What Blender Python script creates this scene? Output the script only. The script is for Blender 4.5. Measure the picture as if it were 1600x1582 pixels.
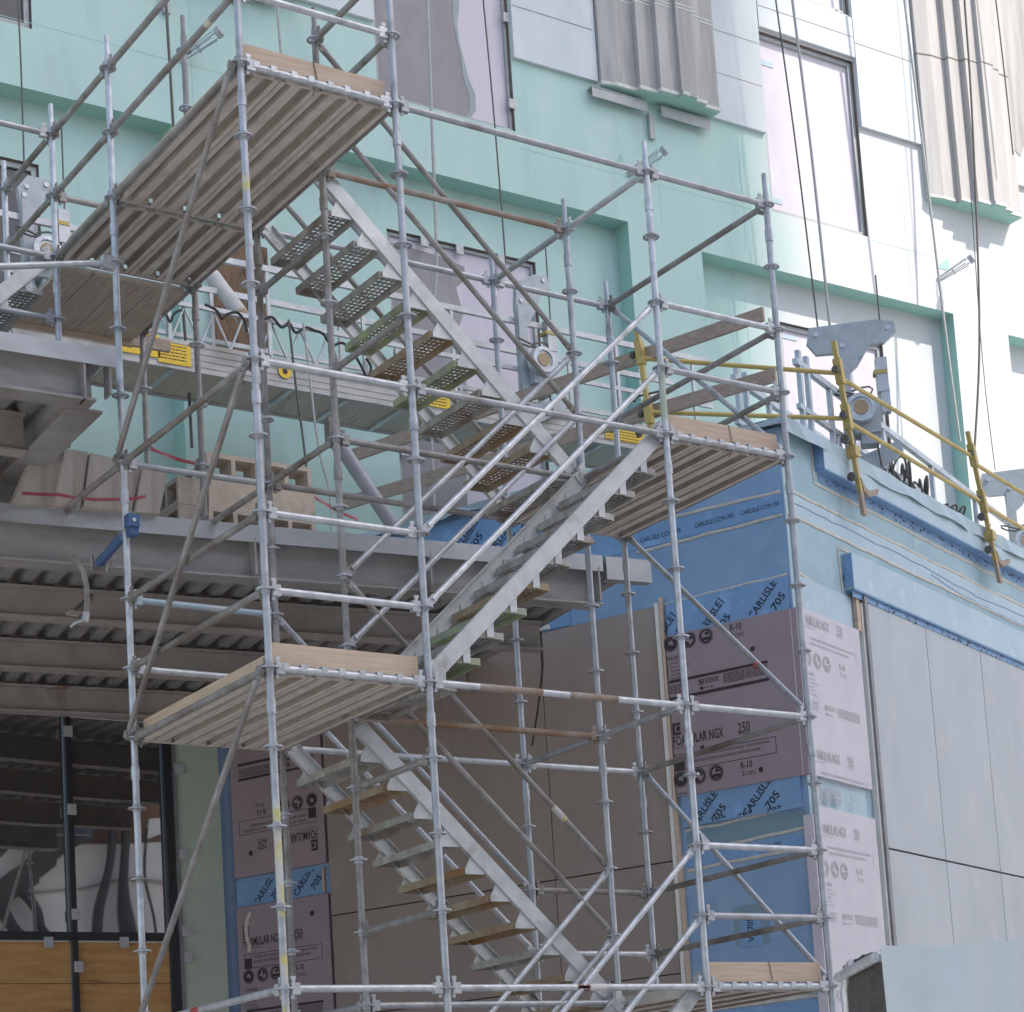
import bpy, math, random
from mathutils import Vector, Matrix
random.seed(7)
for o in list(bpy.data.objects): bpy.data.objects.remove(o)
SC=bpy.context.scene; COL=SC.collection
R=math.radians
# ---------------------------------------------------------------- camera (75 mm rise/shift lens), sky, sun, exposure
F,YAW,PIT,ROL=3349.71645,0.625951659,0.135421685,-0.0694325499
CX,CY=963.1918,1389.1499
CAM=Vector((-5.93088541,-11.7053229,-1.29573281))
def _axes():
    cy,sy=math.cos(YAW),math.sin(YAW); cp,sp=math.cos(PIT),math.sin(PIT)
    f=Vector((sy*cp,cy*cp,sp)); r=Vector((cy,-sy,0)); u=r.cross(f)
    c,s=math.cos(ROL),math.sin(ROL)
    return c*r+s*u, -s*r+c*u, f
AR,AU,AF=_axes()
cd=bpy.data.cameras.new('camera'); co=bpy.data.objects.new('camera',cd); COL.objects.link(co)
cd.sensor_width=36; cd.lens=F/1600*36; cd.shift_x=(800-CX)/1600; cd.shift_y=(CY-791)/1600
cd.clip_start=0.1; cd.clip_end=2000
m=Matrix(((AR.x,AU.x,-AF.x),(AR.y,AU.y,-AF.y),(AR.z,AU.z,-AF.z))).to_4x4(); m.translation=CAM; co.matrix_world=m
SC.camera=co
SUN_EL,SUN_AZ=R(50),Vector((0.60,-0.80,0)).normalized()     # sun high on the right, in front of the facade
W=bpy.data.worlds.new('World'); SC.world=W; W.use_nodes=True
nt=W.node_tree; nt.nodes.clear()
sky=nt.nodes.new('ShaderNodeTexSky'); sky.sky_type='NISHITA'; sky.sun_disc=False
sky.sun_elevation=SUN_EL; sky.sun_rotation=math.atan2(SUN_AZ.x,SUN_AZ.y); sky.air_density=1.0; sky.dust_density=2.5; sky.ozone_density=1.0
bg=nt.nodes.new('ShaderNodeBackground'); bg.inputs[1].default_value=0.15
wo=nt.nodes.new('ShaderNodeOutputWorld'); nt.links.new(sky.outputs[0],bg.inputs[0]); nt.links.new(bg.outputs[0],wo.inputs[0])
sd=bpy.data.lights.new('sun','SUN'); sd.energy=3.0; sd.angle=R(0.8); sd.color=(1,0.95,0.88)
so=bpy.data.objects.new('sun',sd); COL.objects.link(so)
SUNV=Vector((SUN_AZ.x*math.cos(SUN_EL),SUN_AZ.y*math.cos(SUN_EL),math.sin(SUN_EL)))
so.rotation_euler=SUNV.to_track_quat('Z','Y').to_euler(); so.location=(0,-20,40)
SC.view_settings.view_transform='Standard'; SC.view_settings.look='None'
SC.view_settings.exposure=0.85; SC.view_settings.gamma=1.0
# ---------------------------------------------------------------- pixel -> place helpers (measured from the photograph)
def ray(x,y): return AF+AR*((x-CX)/F)-AU*((y-CY)/F)
def onY(x,y,Y):
    d=ray(x,y); return CAM+d*((Y-CAM.y)/d.y)
def onZ(x,y,Z):
    d=ray(x,y); return CAM+d*((Z-CAM.z)/d.z)
class Plane:
    """vertical plane: o origin, ex to the viewer's right, n towards the viewer; coordinates (u,z,d)"""
    def __init__(s,o,ex,n): s.o=Vector((o[0],o[1],0)); s.ex=Vector(ex); s.n=Vector(n)
    def pt(s,u,z,d=0): return s.o+s.ex*u+s.n*d+Vector((0,0,z))
    def px(s,x,y,d=0):
        dr=ray(x,y); t=(s.o+s.n*d-CAM).dot(s.n)/dr.dot(s.n); p=CAM+dr*t
        return ((p-s.o).dot(s.ex), p.z)
A22=R(22)
PC=CAM+ray(1240,960)*19.4
PR=Plane(PC,(math.cos(A22),math.sin(A22),0),(math.sin(A22),-math.cos(A22),0))
PL=Plane(PC,(math.sin(A22),-math.cos(A22),0),(-math.cos(A22),-math.sin(A22),0))
YF=9.0
PF=Plane((0,YF,0),(1,0,0),(0,-1,0))
GZ=-2.9
# ---------------------------------------------------------------- mesh builder
class MB:
    def __init__(s): s.v=[]; s.f=[]; s.sm=[]
    def add(s,vs,fs,smooth=False):
        b=len(s.v); s.v+= [Vector(v) for v in vs]
        for f in fs: s.f.append([b+i for i in f]); s.sm.append(smooth)
    def obox(s,c,ax,ay,az):     # centre and three half-axis vectors
        c=Vector(c); ax,ay,az=Vector(ax),Vector(ay),Vector(az)
        if ax.cross(ay).dot(az)<0: ax=-ax
        vs=[c+i*ax+j*ay+k*az for k in(-1,1) for j in(-1,1) for i in(-1,1)]
        s.add(vs,[(0,2,3,1),(4,5,7,6),(0,1,5,4),(2,6,7,3),(0,4,6,2),(1,3,7,5)])
    def box(s,x0,x1,y0,y1,z0,z1):
        s.obox(((x0+x1)/2,(y0+y1)/2,(z0+z1)/2),((x1-x0)/2,0,0),(0,(y1-y0)/2,0),(0,0,(z1-z0)/2))
    def slab(s,P,u0,u1,z0,z1,d0,d1):
        s.obox(P.pt((u0+u1)/2,(z0+z1)/2,(d0+d1)/2),P.ex*((u1-u0)/2),P.n*((d1-d0)/2),(0,0,(z1-z0)/2))
    def prism(s,pts,ext):
        pts=[Vector(p) for p in pts]; ext=Vector(ext); n=len(pts)
        nr=Vector((0,0,0))
        for i in range(n): nr+=pts[i].cross(pts[(i+1)%n])
        if nr.dot(ext)>0: pts=pts[::-1]
        s.add(pts+[p+ext for p in pts],[list(range(n)),[2*n-1-i for i in range(n)]]+[(i,i+n,(i+1)%n+n,(i+1)%n) for i in range(n)])
    def poly(s,P,uz,d0,d1): s.prism([P.pt(u,z,d0) for u,z in uz],P.n*(d1-d0))
    def tube(s,a,b,r,n=10,r2=None,cap=True):
        a,b=Vector(a),Vector(b); d=(b-a)
        if d.length<1e-6: return
        d.normalize(); x=d.orthogonal().normalized(); y=d.cross(x); r2=r if r2 is None else r2
        vs=[];
        for c,rr in((a,r),(b,r2)): vs+=[c+(x*math.cos(2*math.pi*i/n)+y*math.sin(2*math.pi*i/n))*rr for i in range(n)]
        s.add(vs,[(i,(i+1)%n,(i+1)%n+n,i+n) for i in range(n)],True)
        if cap: s.add(vs,[list(range(n))[::-1],[n+i for i in range(n)]])
    def path(s,pts,r,n=6):
        pts=[Vector(p) for p in pts]; m=len(pts); vs=[]; x=None
        for k in range(m):
            d=(pts[min(k+1,m-1)]-pts[max(k-1,0)]).normalized()
            x=(d.orthogonal() if x is None else x-d*x.dot(d)).normalized(); y=d.cross(x)
            vs+=[pts[k]+(x*math.cos(2*math.pi*i/n)+y*math.sin(2*math.pi*i/n))*r for i in range(n)]
        fs=[(k*n+i,k*n+(i+1)%n,(k+1)*n+(i+1)%n,(k+1)*n+i) for k in range(m-1) for i in range(n)]
        s.add(vs,fs,True); s.add(vs,[list(range(n))[::-1],[(m-1)*n+i for i in range(n)]])
    def ring(s,c,r0,r1,h,n=14,ax=(0,0,1)):
        c=Vector(c); z=Vector(ax).normalized(); x=z.orthogonal().normalized(); y=z.cross(x); vs=[]
        for r,k in((r0,-1),(r1,-1),(r1,1),(r0,1)):
            vs+=[c+(x*math.cos(2*math.pi*i/n)+y*math.sin(2*math.pi*i/n))*r+z*(k*h/2) for i in range(n)]
        fs=[]
        for q in range(4):
            for i in range(n): fs.append((q*n+i,((q+1)%4)*n+i,((q+1)%4)*n+(i+1)%n,q*n+(i+1)%n))
        s.add(vs,fs)
    def build(s,name,mat,parent=None,origin=None):
        if parent is not None: off=wloc(parent)
        else: off=Vector(origin) if origin is not None else base_of(s.v)
        me=bpy.data.meshes.new(name); me.from_pydata([v-off for v in s.v],[],s.f); me.update()
        me.polygons.foreach_set('use_smooth',s.sm)
        for mm in (mat if isinstance(mat,(list,tuple)) else [mat]): me.materials.append(mm)
        o=bpy.data.objects.new(name,me); COL.objects.link(o)
        if parent is not None: o.parent=parent
        else: o.location=off
        return o
def smooth(pts,n=5):
    pts=[Vector(p) for p in pts]; out=[]; m=len(pts)
    for i in range(m-1):
        p0,p1,p2,p3=pts[max(i-1,0)],pts[i],pts[i+1],pts[min(i+2,m-1)]
        for k in range(n):
            t=k/n; out.append(.5*((2*p1)+(p2-p0)*t+(2*p0-5*p1+4*p2-p3)*t*t+(3*p1-p0-3*p2+p3)*t**3))
    return out+[pts[-1]]
def base_of(vs):
    n=len(vs); return Vector((sum(v.x for v in vs)/n,sum(v.y for v in vs)/n,min(v.z for v in vs)))
def wloc(o):
    p=o.location.copy()
    while o.parent: o=o.parent; p+=o.location
    return p
def tag(o,label=None,cat=None,group=None,kind=None):
    if label: o['label']=label
    if cat: o['category']=cat
    if group: o['group']=group
    if kind: o['kind']=kind
    return o
def empty(name,loc,label,cat,group=None):
    o=bpy.data.objects.new(name,None); o.empty_display_size=.2; COL.objects.link(o); o.location=loc
    return tag(o,label,cat,group)
def dup(o,parent,off):
    c=o.copy(); COL.objects.link(c); c.parent=parent; c.location=o.location+Vector(off)
    return c
# ---------------------------------------------------------------- materials
def mat(name,c1,c2=None,rough=.6,metal=0.,scale=6.,stretch=(1,1,1),lo=.35,hi=.65,bump=0.,bscale=None,c3=None,rnd=False,detail=5,spec=.5,c3lo=.62,c3hi=.75,c3scale=1.7):
    m=bpy.data.materials.new(name); m.use_nodes=True; t=m.node_tree; N=t.nodes; L=t.links
    b=N['Principled BSDF']; b.inputs['Roughness'].default_value=rough; b.inputs['Metallic'].default_value=metal
    b.inputs['Specular IOR Level'].default_value=spec
    if c2 is None: c2=tuple(x*.88 for x in c1)
    tc=N.new('ShaderNodeTexCoord'); mp=N.new('ShaderNodeMapping'); mp.inputs['Scale'].default_value=stretch
    src=tc.outputs['Object']
    if rnd:
        oi=N.new('ShaderNodeObjectInfo'); ad=N.new('ShaderNodeVectorMath'); ad.operation='MULTIPLY_ADD'
        ad.inputs[1].default_value=(1,1,1); L.new(src,ad.inputs[0])
        ml=N.new('ShaderNodeMath'); ml.operation='MULTIPLY'; ml.inputs[1].default_value=37; L.new(oi.outputs['Random'],ml.inputs[0])
        L.new(ml.outputs[0],ad.inputs[2]); src=ad.outputs[0]
    L.new(src,mp.inputs[0])
    nz=N.new('ShaderNodeTexNoise'); nz.inputs['Scale'].default_value=scale; nz.inputs['Detail'].default_value=detail; nz.inputs['Roughness'].default_value=.62
    L.new(mp.outputs[0],nz.inputs['Vector'])
    cr=N.new('ShaderNodeValToRGB'); e=cr.color_ramp.elements
    e[0].position=lo; e[0].color=(*c1,1); e[1].position=hi; e[1].color=(*c2,1); L.new(nz.outputs['Fac'],cr.inputs[0]); col=cr.outputs[0]
    if c3:
        n3=N.new('ShaderNodeTexNoise'); n3.inputs['Scale'].default_value=c3scale; n3.inputs['Detail'].default_value=6; L.new(mp.outputs[0],n3.inputs['Vector'])
        r3=N.new('ShaderNodeMapRange'); r3.inputs[1].default_value=c3lo; r3.inputs[2].default_value=c3hi; L.new(n3.outputs['Fac'],r3.inputs[0])
        mx=N.new('ShaderNodeMix'); mx.data_type='RGBA'; L.new(r3.outputs[0],mx.inputs[0]); L.new(col,mx.inputs[6]); mx.inputs[7].default_value=(*c3,1); col=mx.outputs[2]
    L.new(col,b.inputs['Base Color'])
    if metal or bump:
        rr=N.new('ShaderNodeMapRange'); rr.inputs[3].default_value=max(.05,rough-.12); rr.inputs[4].default_value=min(1,rough+.15); L.new(nz.outputs['Fac'],rr.inputs[0]); L.new(rr.outputs[0],b.inputs['Roughness'])
    if bump:
        bp=N.new('ShaderNodeBump'); bp.inputs['Strength'].default_value=bump; bp.inputs['Distance'].default_value=.01
        nb=N.new('ShaderNodeTexNoise'); nb.inputs['Scale'].default_value=bscale or scale*3; nb.inputs['Detail'].default_value=6; L.new(mp.outputs[0],nb.inputs['Vector'])
        L.new(nb.outputs['Fac'],bp.inputs['Height']); L.new(bp.outputs[0],b.inputs['Normal'])
    return m
GAL=mat('galvanised_steel',(.50,.52,.54),(.33,.34,.36),.42,.55,9,lo=.3,hi=.7,c3=(.20,.17,.14),rnd=True,c3lo=.60,c3hi=.78,c3scale=3,bump=.15)
GALD=mat('weathered_steel_tube',(.36,.36,.36),(.22,.20,.18),.55,.4,7,lo=.3,hi=.7,c3=(.13,.10,.075),rnd=True,c3lo=.5,c3hi=.75,c3scale=2,bump=.2)
GALB=mat('brightly_galvanised_steel',(.62,.64,.66),(.44,.46,.48),.38,.5,12,c3=(.24,.22,.19),rnd=True,c3lo=.64,c3hi=.8,c3scale=3,bump=.12)
RUST=mat('rusty_tube',(.30,.24,.19),(.38,.365,.34),.7,.15,4,c3=(.23,.135,.075),rnd=True,c3lo=.42,c3hi=.62,c3scale=2.4,bump=.3)
YSPOT=mat('tube_with_yellow_paint',(.50,.52,.54),(.36,.37,.39),.5,.4,9,c3=(.55,.45,.13),rnd=True,c3lo=.5,c3hi=.56,c3scale=1.6)
BSPOT=mat('tube_with_pale_blue_paint',(.34,.45,.53),(.42,.48,.52),.5,.3,5,c3=(.5,.52,.54),rnd=True,c3lo=.6,c3hi=.66,c3scale=2)
TEAL=mat('bearer_with_teal_paint',(.10,.22,.22),(.25,.27,.27),.6,.2,5,c3=(.33,.32,.31),rnd=True,c3lo=.5,c3hi=.6,c3scale=3)
DECKM=mat('dusty_deck_plank',(.60,.55,.49),(.48,.435,.385),.7,.1,12,stretch=(1,.6,1),c3=(.42,.37,.32),rnd=True,c3lo=.55,c3hi=.85,c3scale=3,bump=.2)
TREADM=mat('tread_plate',(.47,.47,.45),(.30,.28,.25),.5,.4,8,c3=(.21,.15,.095),rnd=True,c3lo=.5,c3hi=.72,c3scale=2.2,bump=.2)
TREADG=mat('tread_plate_with_green_paint',(.38,.44,.24),(.30,.31,.27),.6,.25,6,c3=(.2,.17,.12),rnd=True,c3lo=.52,c3hi=.7)
TREADR=mat('rusty_tread_plate',(.30,.22,.13),(.36,.31,.23),.65,.2,7,c3=(.27,.14,.06),rnd=True,c3lo=.5,c3hi=.7,bump=.2)
STRM=mat('stringer_steel',(.64,.66,.66),(.48,.50,.50),.4,.45,6,stretch=(1,1,1),c3=(.30,.29,.27),rnd=True,c3lo=.6,c3hi=.75,c3scale=4,bump=.15)
WOODX=mat('fresh_lumber',(.60,.475,.36),(.50,.385,.285),.75,0,5,stretch=(.7,9,9),c3=(.30,.19,.11),rnd=True,c3lo=.66,c3hi=.8,c3scale=1.5,bump=.2)
WOODY=mat('fresh_lumber_lengthwise',(.58,.44,.31),(.46,.34,.23),.75,0,5,stretch=(9,.7,9),c3=(.30,.19,.11),rnd=True,c3lo=.66,c3hi=.8,c3scale=1.5,bump=.2)
WOODG=mat('weathered_lumber',(.42,.33,.26),(.30,.23,.18),.8,0,5,stretch=(7,1,9),c3=(.2,.14,.1),rnd=True,c3lo=.64,c3hi=.8,bump=.25)
PLANK=mat('scaffold_plank_wood',(.50,.42,.34),(.38,.31,.25),.8,0,6,stretch=(10,.8,9),c3=(.2,.14,.1),rnd=True,bump=.25)
PLY=mat('amber_plywood',(.60,.345,.13),(.48,.245,.08),.6,0,2.4,stretch=(.8,3,6),rnd=True,c3=(.30,.13,.045),c3lo=.62,c3hi=.72,c3scale=1.8,bump=.1)
PLYD=mat('weathered_plywood',(.20,.12,.07),(.12,.075,.045),.8,0,5,stretch=(4,4,.8),c3=(.05,.03,.02),c3lo=.6,c3hi=.66,c3scale=4)
MINT=mat('mint_sheathing_membrane',(.45,.615,.57),(.41,.58,.54),.72,0,1.1,stretch=(1.4,1.4,.35),c3=(.375,.51,.485),c3lo=.56,c3hi=.85,c3scale=2.2,bump=.12,bscale=30)
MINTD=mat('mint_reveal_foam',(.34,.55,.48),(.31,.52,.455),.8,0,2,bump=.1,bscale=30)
WHT=mat('white_base_coat_board',(.60,.645,.66),(.55,.60,.62),.8,0,1.2,stretch=(1,1,.5),c3=(.64,.665,.67),c3lo=.5,c3hi=.7,bump=.15,bscale=35)
TAUPE=mat('taupe_base_coat',(.42,.41,.395),(.34,.33,.32),.85,0,3,stretch=(4,4,.3),c3=(.50,.49,.475),c3lo=.5,c3hi=.7,c3scale=1.2,bump=.15,bscale=25)
FOAMW=mat('pale_foam_edge',(.66,.68,.64),(.52,.54,.50),.85,0,9,c3=(.36,.36,.31),c3lo=.58,c3hi=.7,c3scale=4,bump=.4)
LAV=mat('lavender_protective_film',(.60,.555,.61),(.54,.505,.565),.35,0,2.2,stretch=(1,1,.5),c3=(.64,.61,.645),c3lo=.55,c3hi=.7,c3scale=1.5,bump=.25,bscale=5)
GRYG=mat('greyed_glass_film',(.31,.29,.305),(.235,.225,.24),.25,0,2.0,stretch=(1.3,1,.5),c3=(.34,.325,.33),c3lo=.5,c3hi=.68,c3scale=1.6,bump=.1,bscale=4)
GRYM=mat('peeling_film_edge',(.32,.36,.37),(.27,.31,.32),.5,0,3)
DGLS=mat('dark_window_glass',(.035,.033,.04),(.05,.045,.05),.06,0,2)
FRM=mat('window_frame_grey',(.40,.42,.42),(.33,.35,.35),.5,.2,6)
FRMD=mat('dark_reveal',(.24,.20,.17),(.18,.15,.125),.7,0,6)
BLKF=mat('black_window_frame',(.018,.018,.02),(.026,.026,.028),.45,0,8)
CLIPM=mat('grey_glazing_clip',(.52,.53,.53),(.43,.44,.44),.5,.1,20)
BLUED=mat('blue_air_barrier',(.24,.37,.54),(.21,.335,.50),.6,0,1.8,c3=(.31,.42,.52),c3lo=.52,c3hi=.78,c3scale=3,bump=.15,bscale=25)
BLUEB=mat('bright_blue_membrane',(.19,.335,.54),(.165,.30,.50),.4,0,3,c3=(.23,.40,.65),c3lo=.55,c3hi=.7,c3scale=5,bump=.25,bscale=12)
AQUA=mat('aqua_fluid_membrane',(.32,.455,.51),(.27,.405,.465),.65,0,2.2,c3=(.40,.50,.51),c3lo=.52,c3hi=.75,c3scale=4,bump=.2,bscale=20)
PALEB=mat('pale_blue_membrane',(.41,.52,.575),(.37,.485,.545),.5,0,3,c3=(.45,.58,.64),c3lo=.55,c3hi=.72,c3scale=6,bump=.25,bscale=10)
SEAL=mat('cream_sealant_bead',(.60,.57,.50),(.48,.45,.39),.7,0,14,bump=.4)
NAVY=mat('shade_navy_strip',(.10,.135,.21),(.085,.12,.19),.6,0,5,bump=.2,bscale=20)
TEALW=mat('teal_primer_patch',(.17,.27,.33),(.20,.31,.36),.7,0,5)
PINK=mat('shaded_foam_board',(.325,.26,.28),(.30,.24,.26),.8,0,4,bump=.08,bscale=60)  # foam boards of the shaded face, shade put into the colour
PINKL=mat('lit_lilac_foam_board',(.60,.575,.61),(.565,.54,.58),.8,0,3,bump=.08,bscale=60)  # same boards on the brighter face, light put into the colour
PINKE=mat('sky_lit_board_edge',(.62,.56,.60),(.55,.5,.54),.85,0,10)  # board ends made paler, sky light put into the colour
INK=mat('dark_print',(.035,.028,.03),(.05,.04,.042),.8,0,30)
INKL=mat('lit_pale_print',(.36,.35,.37),(.42,.40,.43),.85,0,30)  # print of the brighter boards, paled by light in its colour
INKB=mat('black_membrane_print',(.012,.016,.03),(.02,.025,.04),.6,0,30)
BRN=mat('shade_browned_wall_panel',(.305,.255,.22),(.265,.22,.19),.62,0,1.5,stretch=(1,1,.4),rnd=True,c3=(.33,.29,.255),c3lo=.55,c3hi=.8,c3scale=3,bump=.06,bscale=40)  # the grey panels in a browner copy, warm shade put into the colour
GRYP=mat('light_grey_wall_panel',(.45,.48,.50),(.405,.435,.455),.6,0,1.2,stretch=(1,1,.4),rnd=True,c3=(.48,.50,.51),c3lo=.55,c3hi=.8,c3scale=3,bump=.06,bscale=40)
GAP=mat('dark_joint_gap',(.045,.032,.024),(.03,.022,.018),.9,0,5)  # dark brown of the panel joints
TRIM=mat('grey_metal_trim',(.26,.25,.26),(.21,.2,.2),.5,.3,9)
SAGE=mat('sage_green_sheathing',(.50,.57,.46),(.46,.53,.425),.8,0,3,bump=.1,bscale=30)
STEEL=mat('structural_steel',(.37,.36,.35),(.27,.262,.255),.55,.15,3,stretch=(.6,1,1.4),c3=(.15,.12,.09),c3lo=.58,c3hi=.8,c3scale=2.5,bump=.15)
STEELG=mat('galvanised_edge_angle',(.46,.48,.50),(.36,.375,.39),.42,.45,4,stretch=(.5,1,1),c3=(.24,.22,.19),c3lo=.6,c3hi=.8,bump=.1)
STEELR=mat('joist_steel',(.40,.36,.325),(.31,.28,.25),.7,.1,3,c3=(.17,.085,.04),c3lo=.66,c3hi=.78,c3scale=2,bump=.2)
DKDECK=mat('metal_roof_deck',(.36,.355,.35),(.27,.265,.26),.5,.3,4)
ALU=mat('mill_aluminium',(.55,.565,.57),(.43,.44,.445),.38,.5,8,c3=(.36,.37,.37),rnd=True,c3lo=.62,c3hi=.8,bump=.1)
HOIST=mat('grey_hoist_paint',(.43,.465,.48),(.355,.385,.40),.5,.2,8,c3=(.2,.21,.21),c3lo=.62,c3hi=.76,c3scale=5,bump=.15)
YEL=mat('yellow_painted_steel',(.52,.40,.13),(.45,.335,.11),.5,.1,6,c3=(.34,.22,.07),c3lo=.6,c3hi=.75,c3scale=5,bump=.1)
YELS=mat('yellow_sticker',(.75,.50,.03),(.70,.46,.03),.5,0,6)
ROPE=mat('pale_rope',(.46,.46,.44),(.36,.36,.34),.8,0,30)
WIRE=mat('dark_wire_rope',(.09,.085,.075),(.15,.14,.125),.6,.3,30)
BLK=mat('black_rubber',(.022,.021,.021),(.035,.033,.032),.6,0,9)
CMU=mat('concrete_block',(.56,.48,.40),(.46,.395,.325),.9,0,14,c3=(.30,.25,.2),c3lo=.6,c3hi=.75,c3scale=6,bump=.5,bscale=60)
CONC=mat('tan_precast_panel',(.45,.405,.36),(.37,.335,.30),.85,0,3,stretch=(4,4,.4),c3=(.3,.25,.2),c3lo=.58,c3hi=.75,bump=.2)
REDT=mat('red_barrier_tape',(.36,.06,.085),(.30,.05,.07),.5,0,8)
BLUEP=mat('blue_painted_steel',(.06,.13,.28),(.045,.095,.21),.45,.1,9)
PIPEG=mat('grey_brace_pipe',(.36,.37,.39),(.30,.31,.33),.5,.25,3,c3=(.2,.17,.15),c3lo=.62,c3hi=.78)
PIPER=mat('white_pipe_with_rust',(.58,.56,.53),(.47,.45,.42),.6,0,4,c3=(.32,.17,.07),c3lo=.52,c3hi=.66,c3scale=2.5)
TARP=mat('pale_blue_screen_cloth',(.55,.63,.66),(.50,.585,.615),.6,0,2,c3=(.60,.67,.69),c3lo=.5,c3hi=.7,bump=.4,bscale=5)
MESHB=mat('black_screen_cloth',(.085,.08,.072),(.055,.052,.047),.85,0,40,bump=.5,bscale=120)
GROUND=mat('pale_bounce_ground',(.64,.60,.55),(.56,.525,.48),.95,0,.6,bump=.4,bscale=8)  # unseen ground made extra pale to bounce light upward
OWHT=mat('pale_render_wall',(.86,.82,.79),(.80,.765,.74),.9,0,.5)
OBRN=mat('brown_cladding_wall',(.24,.13,.075),(.19,.10,.06),.85,0,.6)
TOWER=mat('shade_tower_concrete',(.6,.58,.56),(.54,.52,.5),.9,0,.2)
LAMPW=mat('white_lamp_housing',(.72,.70,.66),(.66,.64,.6),.5,0,5)
TAGM=mat('paper_tag',(.65,.63,.58),(.55,.52,.48),.8,0,9)
REDM=mat('red_sticker',(.45,.06,.05),(.4,.05,.05),.6,0,9)
YPAINT=mat('yellow_paint_smear',(.56,.50,.17),(.50,.47,.22),.6,0,9,c3=(.5,.5,.48),c3lo=.5,c3hi=.6,c3scale=7)
GPAINT=mat('green_paint_smear',(.36,.44,.33),(.42,.47,.40),.6,0,9,c3=(.48,.5,.5),c3lo=.5,c3hi=.6,c3scale=7)
OCH=mat('ochre_cover',(.42,.31,.17),(.34,.25,.14),.6,0,6)
TAUPE0=mat('grey_wall_line',(.4,.37,.35),(.36,.33,.31),.9,0,3)
# mint wall blended to white over its right-hand end, with a noisy edge
MINTW=MINT.copy(); MINTW.name='mint_wall_whiter_right'; _t=MINTW.node_tree; _N=_t.nodes; _b0=[n for n in _N if n.type=='BSDF_PRINCIPLED'][0]
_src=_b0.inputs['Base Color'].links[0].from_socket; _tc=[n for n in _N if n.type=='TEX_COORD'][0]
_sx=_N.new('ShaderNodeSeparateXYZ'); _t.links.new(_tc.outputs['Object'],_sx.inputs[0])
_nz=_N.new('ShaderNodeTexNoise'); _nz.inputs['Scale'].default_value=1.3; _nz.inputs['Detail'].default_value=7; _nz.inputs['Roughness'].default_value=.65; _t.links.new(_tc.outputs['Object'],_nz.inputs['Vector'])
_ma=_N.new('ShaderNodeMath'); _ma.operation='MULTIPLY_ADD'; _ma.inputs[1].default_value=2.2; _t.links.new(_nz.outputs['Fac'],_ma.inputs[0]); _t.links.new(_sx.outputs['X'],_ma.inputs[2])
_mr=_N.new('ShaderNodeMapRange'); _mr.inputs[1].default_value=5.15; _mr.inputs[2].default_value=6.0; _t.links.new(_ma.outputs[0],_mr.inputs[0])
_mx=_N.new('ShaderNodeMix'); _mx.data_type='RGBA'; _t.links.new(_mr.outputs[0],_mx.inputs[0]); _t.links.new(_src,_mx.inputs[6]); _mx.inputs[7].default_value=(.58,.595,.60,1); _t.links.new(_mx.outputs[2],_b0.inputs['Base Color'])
DALU=mat('dusty_aluminium',(.47,.455,.43),(.36,.35,.335),.55,.25,6,stretch=(.5,1,1),c3=(.27,.25,.225),c3lo=.5,c3hi=.75,c3scale=3)
# mirror-coated shopfront glass
MIRR=bpy.data.materials.new('mirror_coated_glass'); MIRR.use_nodes=True
_b=MIRR.node_tree.nodes['Principled BSDF']; _b.inputs['Base Color'].default_value=(.44,.42,.405,1); _b.inputs['Metallic'].default_value=.9; _b.inputs['Roughness'].default_value=.015
_n=MIRR.node_tree.nodes.new('ShaderNodeTexNoise'); _n.inputs['Scale'].default_value=1.1; _n.inputs['Detail'].default_value=0
_p=MIRR.node_tree.nodes.new('ShaderNodeBump'); _p.inputs['Strength'].default_value=.12; _p.inputs['Distance'].default_value=.035
_c=MIRR.node_tree.nodes.new('ShaderNodeTexCoord'); MIRR.node_tree.links.new(_c.outputs['Object'],_n.inputs['Vector'])
MIRR.node_tree.links.new(_n.outputs['Fac'],_p.inputs['Height']); MIRR.node_tree.links.new(_p.outputs[0],_b.inputs['Normal'])
# ---------------------------------------------------------------- lettering (text curves turned into meshes)
_TX={}
def text_geo(s,bold=.012):
    k=(s,bold)
    if k in _TX: return _TX[k]
    cu=bpy.data.curves.new('lettering','FONT'); cu.body=s; cu.size=1; cu.offset=bold; cu.resolution_u=2
    ob=bpy.data.objects.new('lettering',cu); COL.objects.link(ob)
    dg=bpy.context.evaluated_depsgraph_get(); me=ob.evaluated_get(dg).to_mesh()
    vs=[(v.co.x,v.co.y) for v in me.vertices]; fs=[tuple(p.vertices) for p in me.polygons]
    ob.evaluated_get(dg).to_mesh_clear(); bpy.data.objects.remove(ob); bpy.data.curves.remove(cu)
    x0=min(v[0] for v in vs); x1=max(v[0] for v in vs); y0=0; y1=max(v[1] for v in vs)
    vs=[((x-x0)/(x1-x0),(y-y0)/(y1-y0)) for x,y in vs]
    _TX[k]=(vs,fs); return _TX[k]
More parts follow.
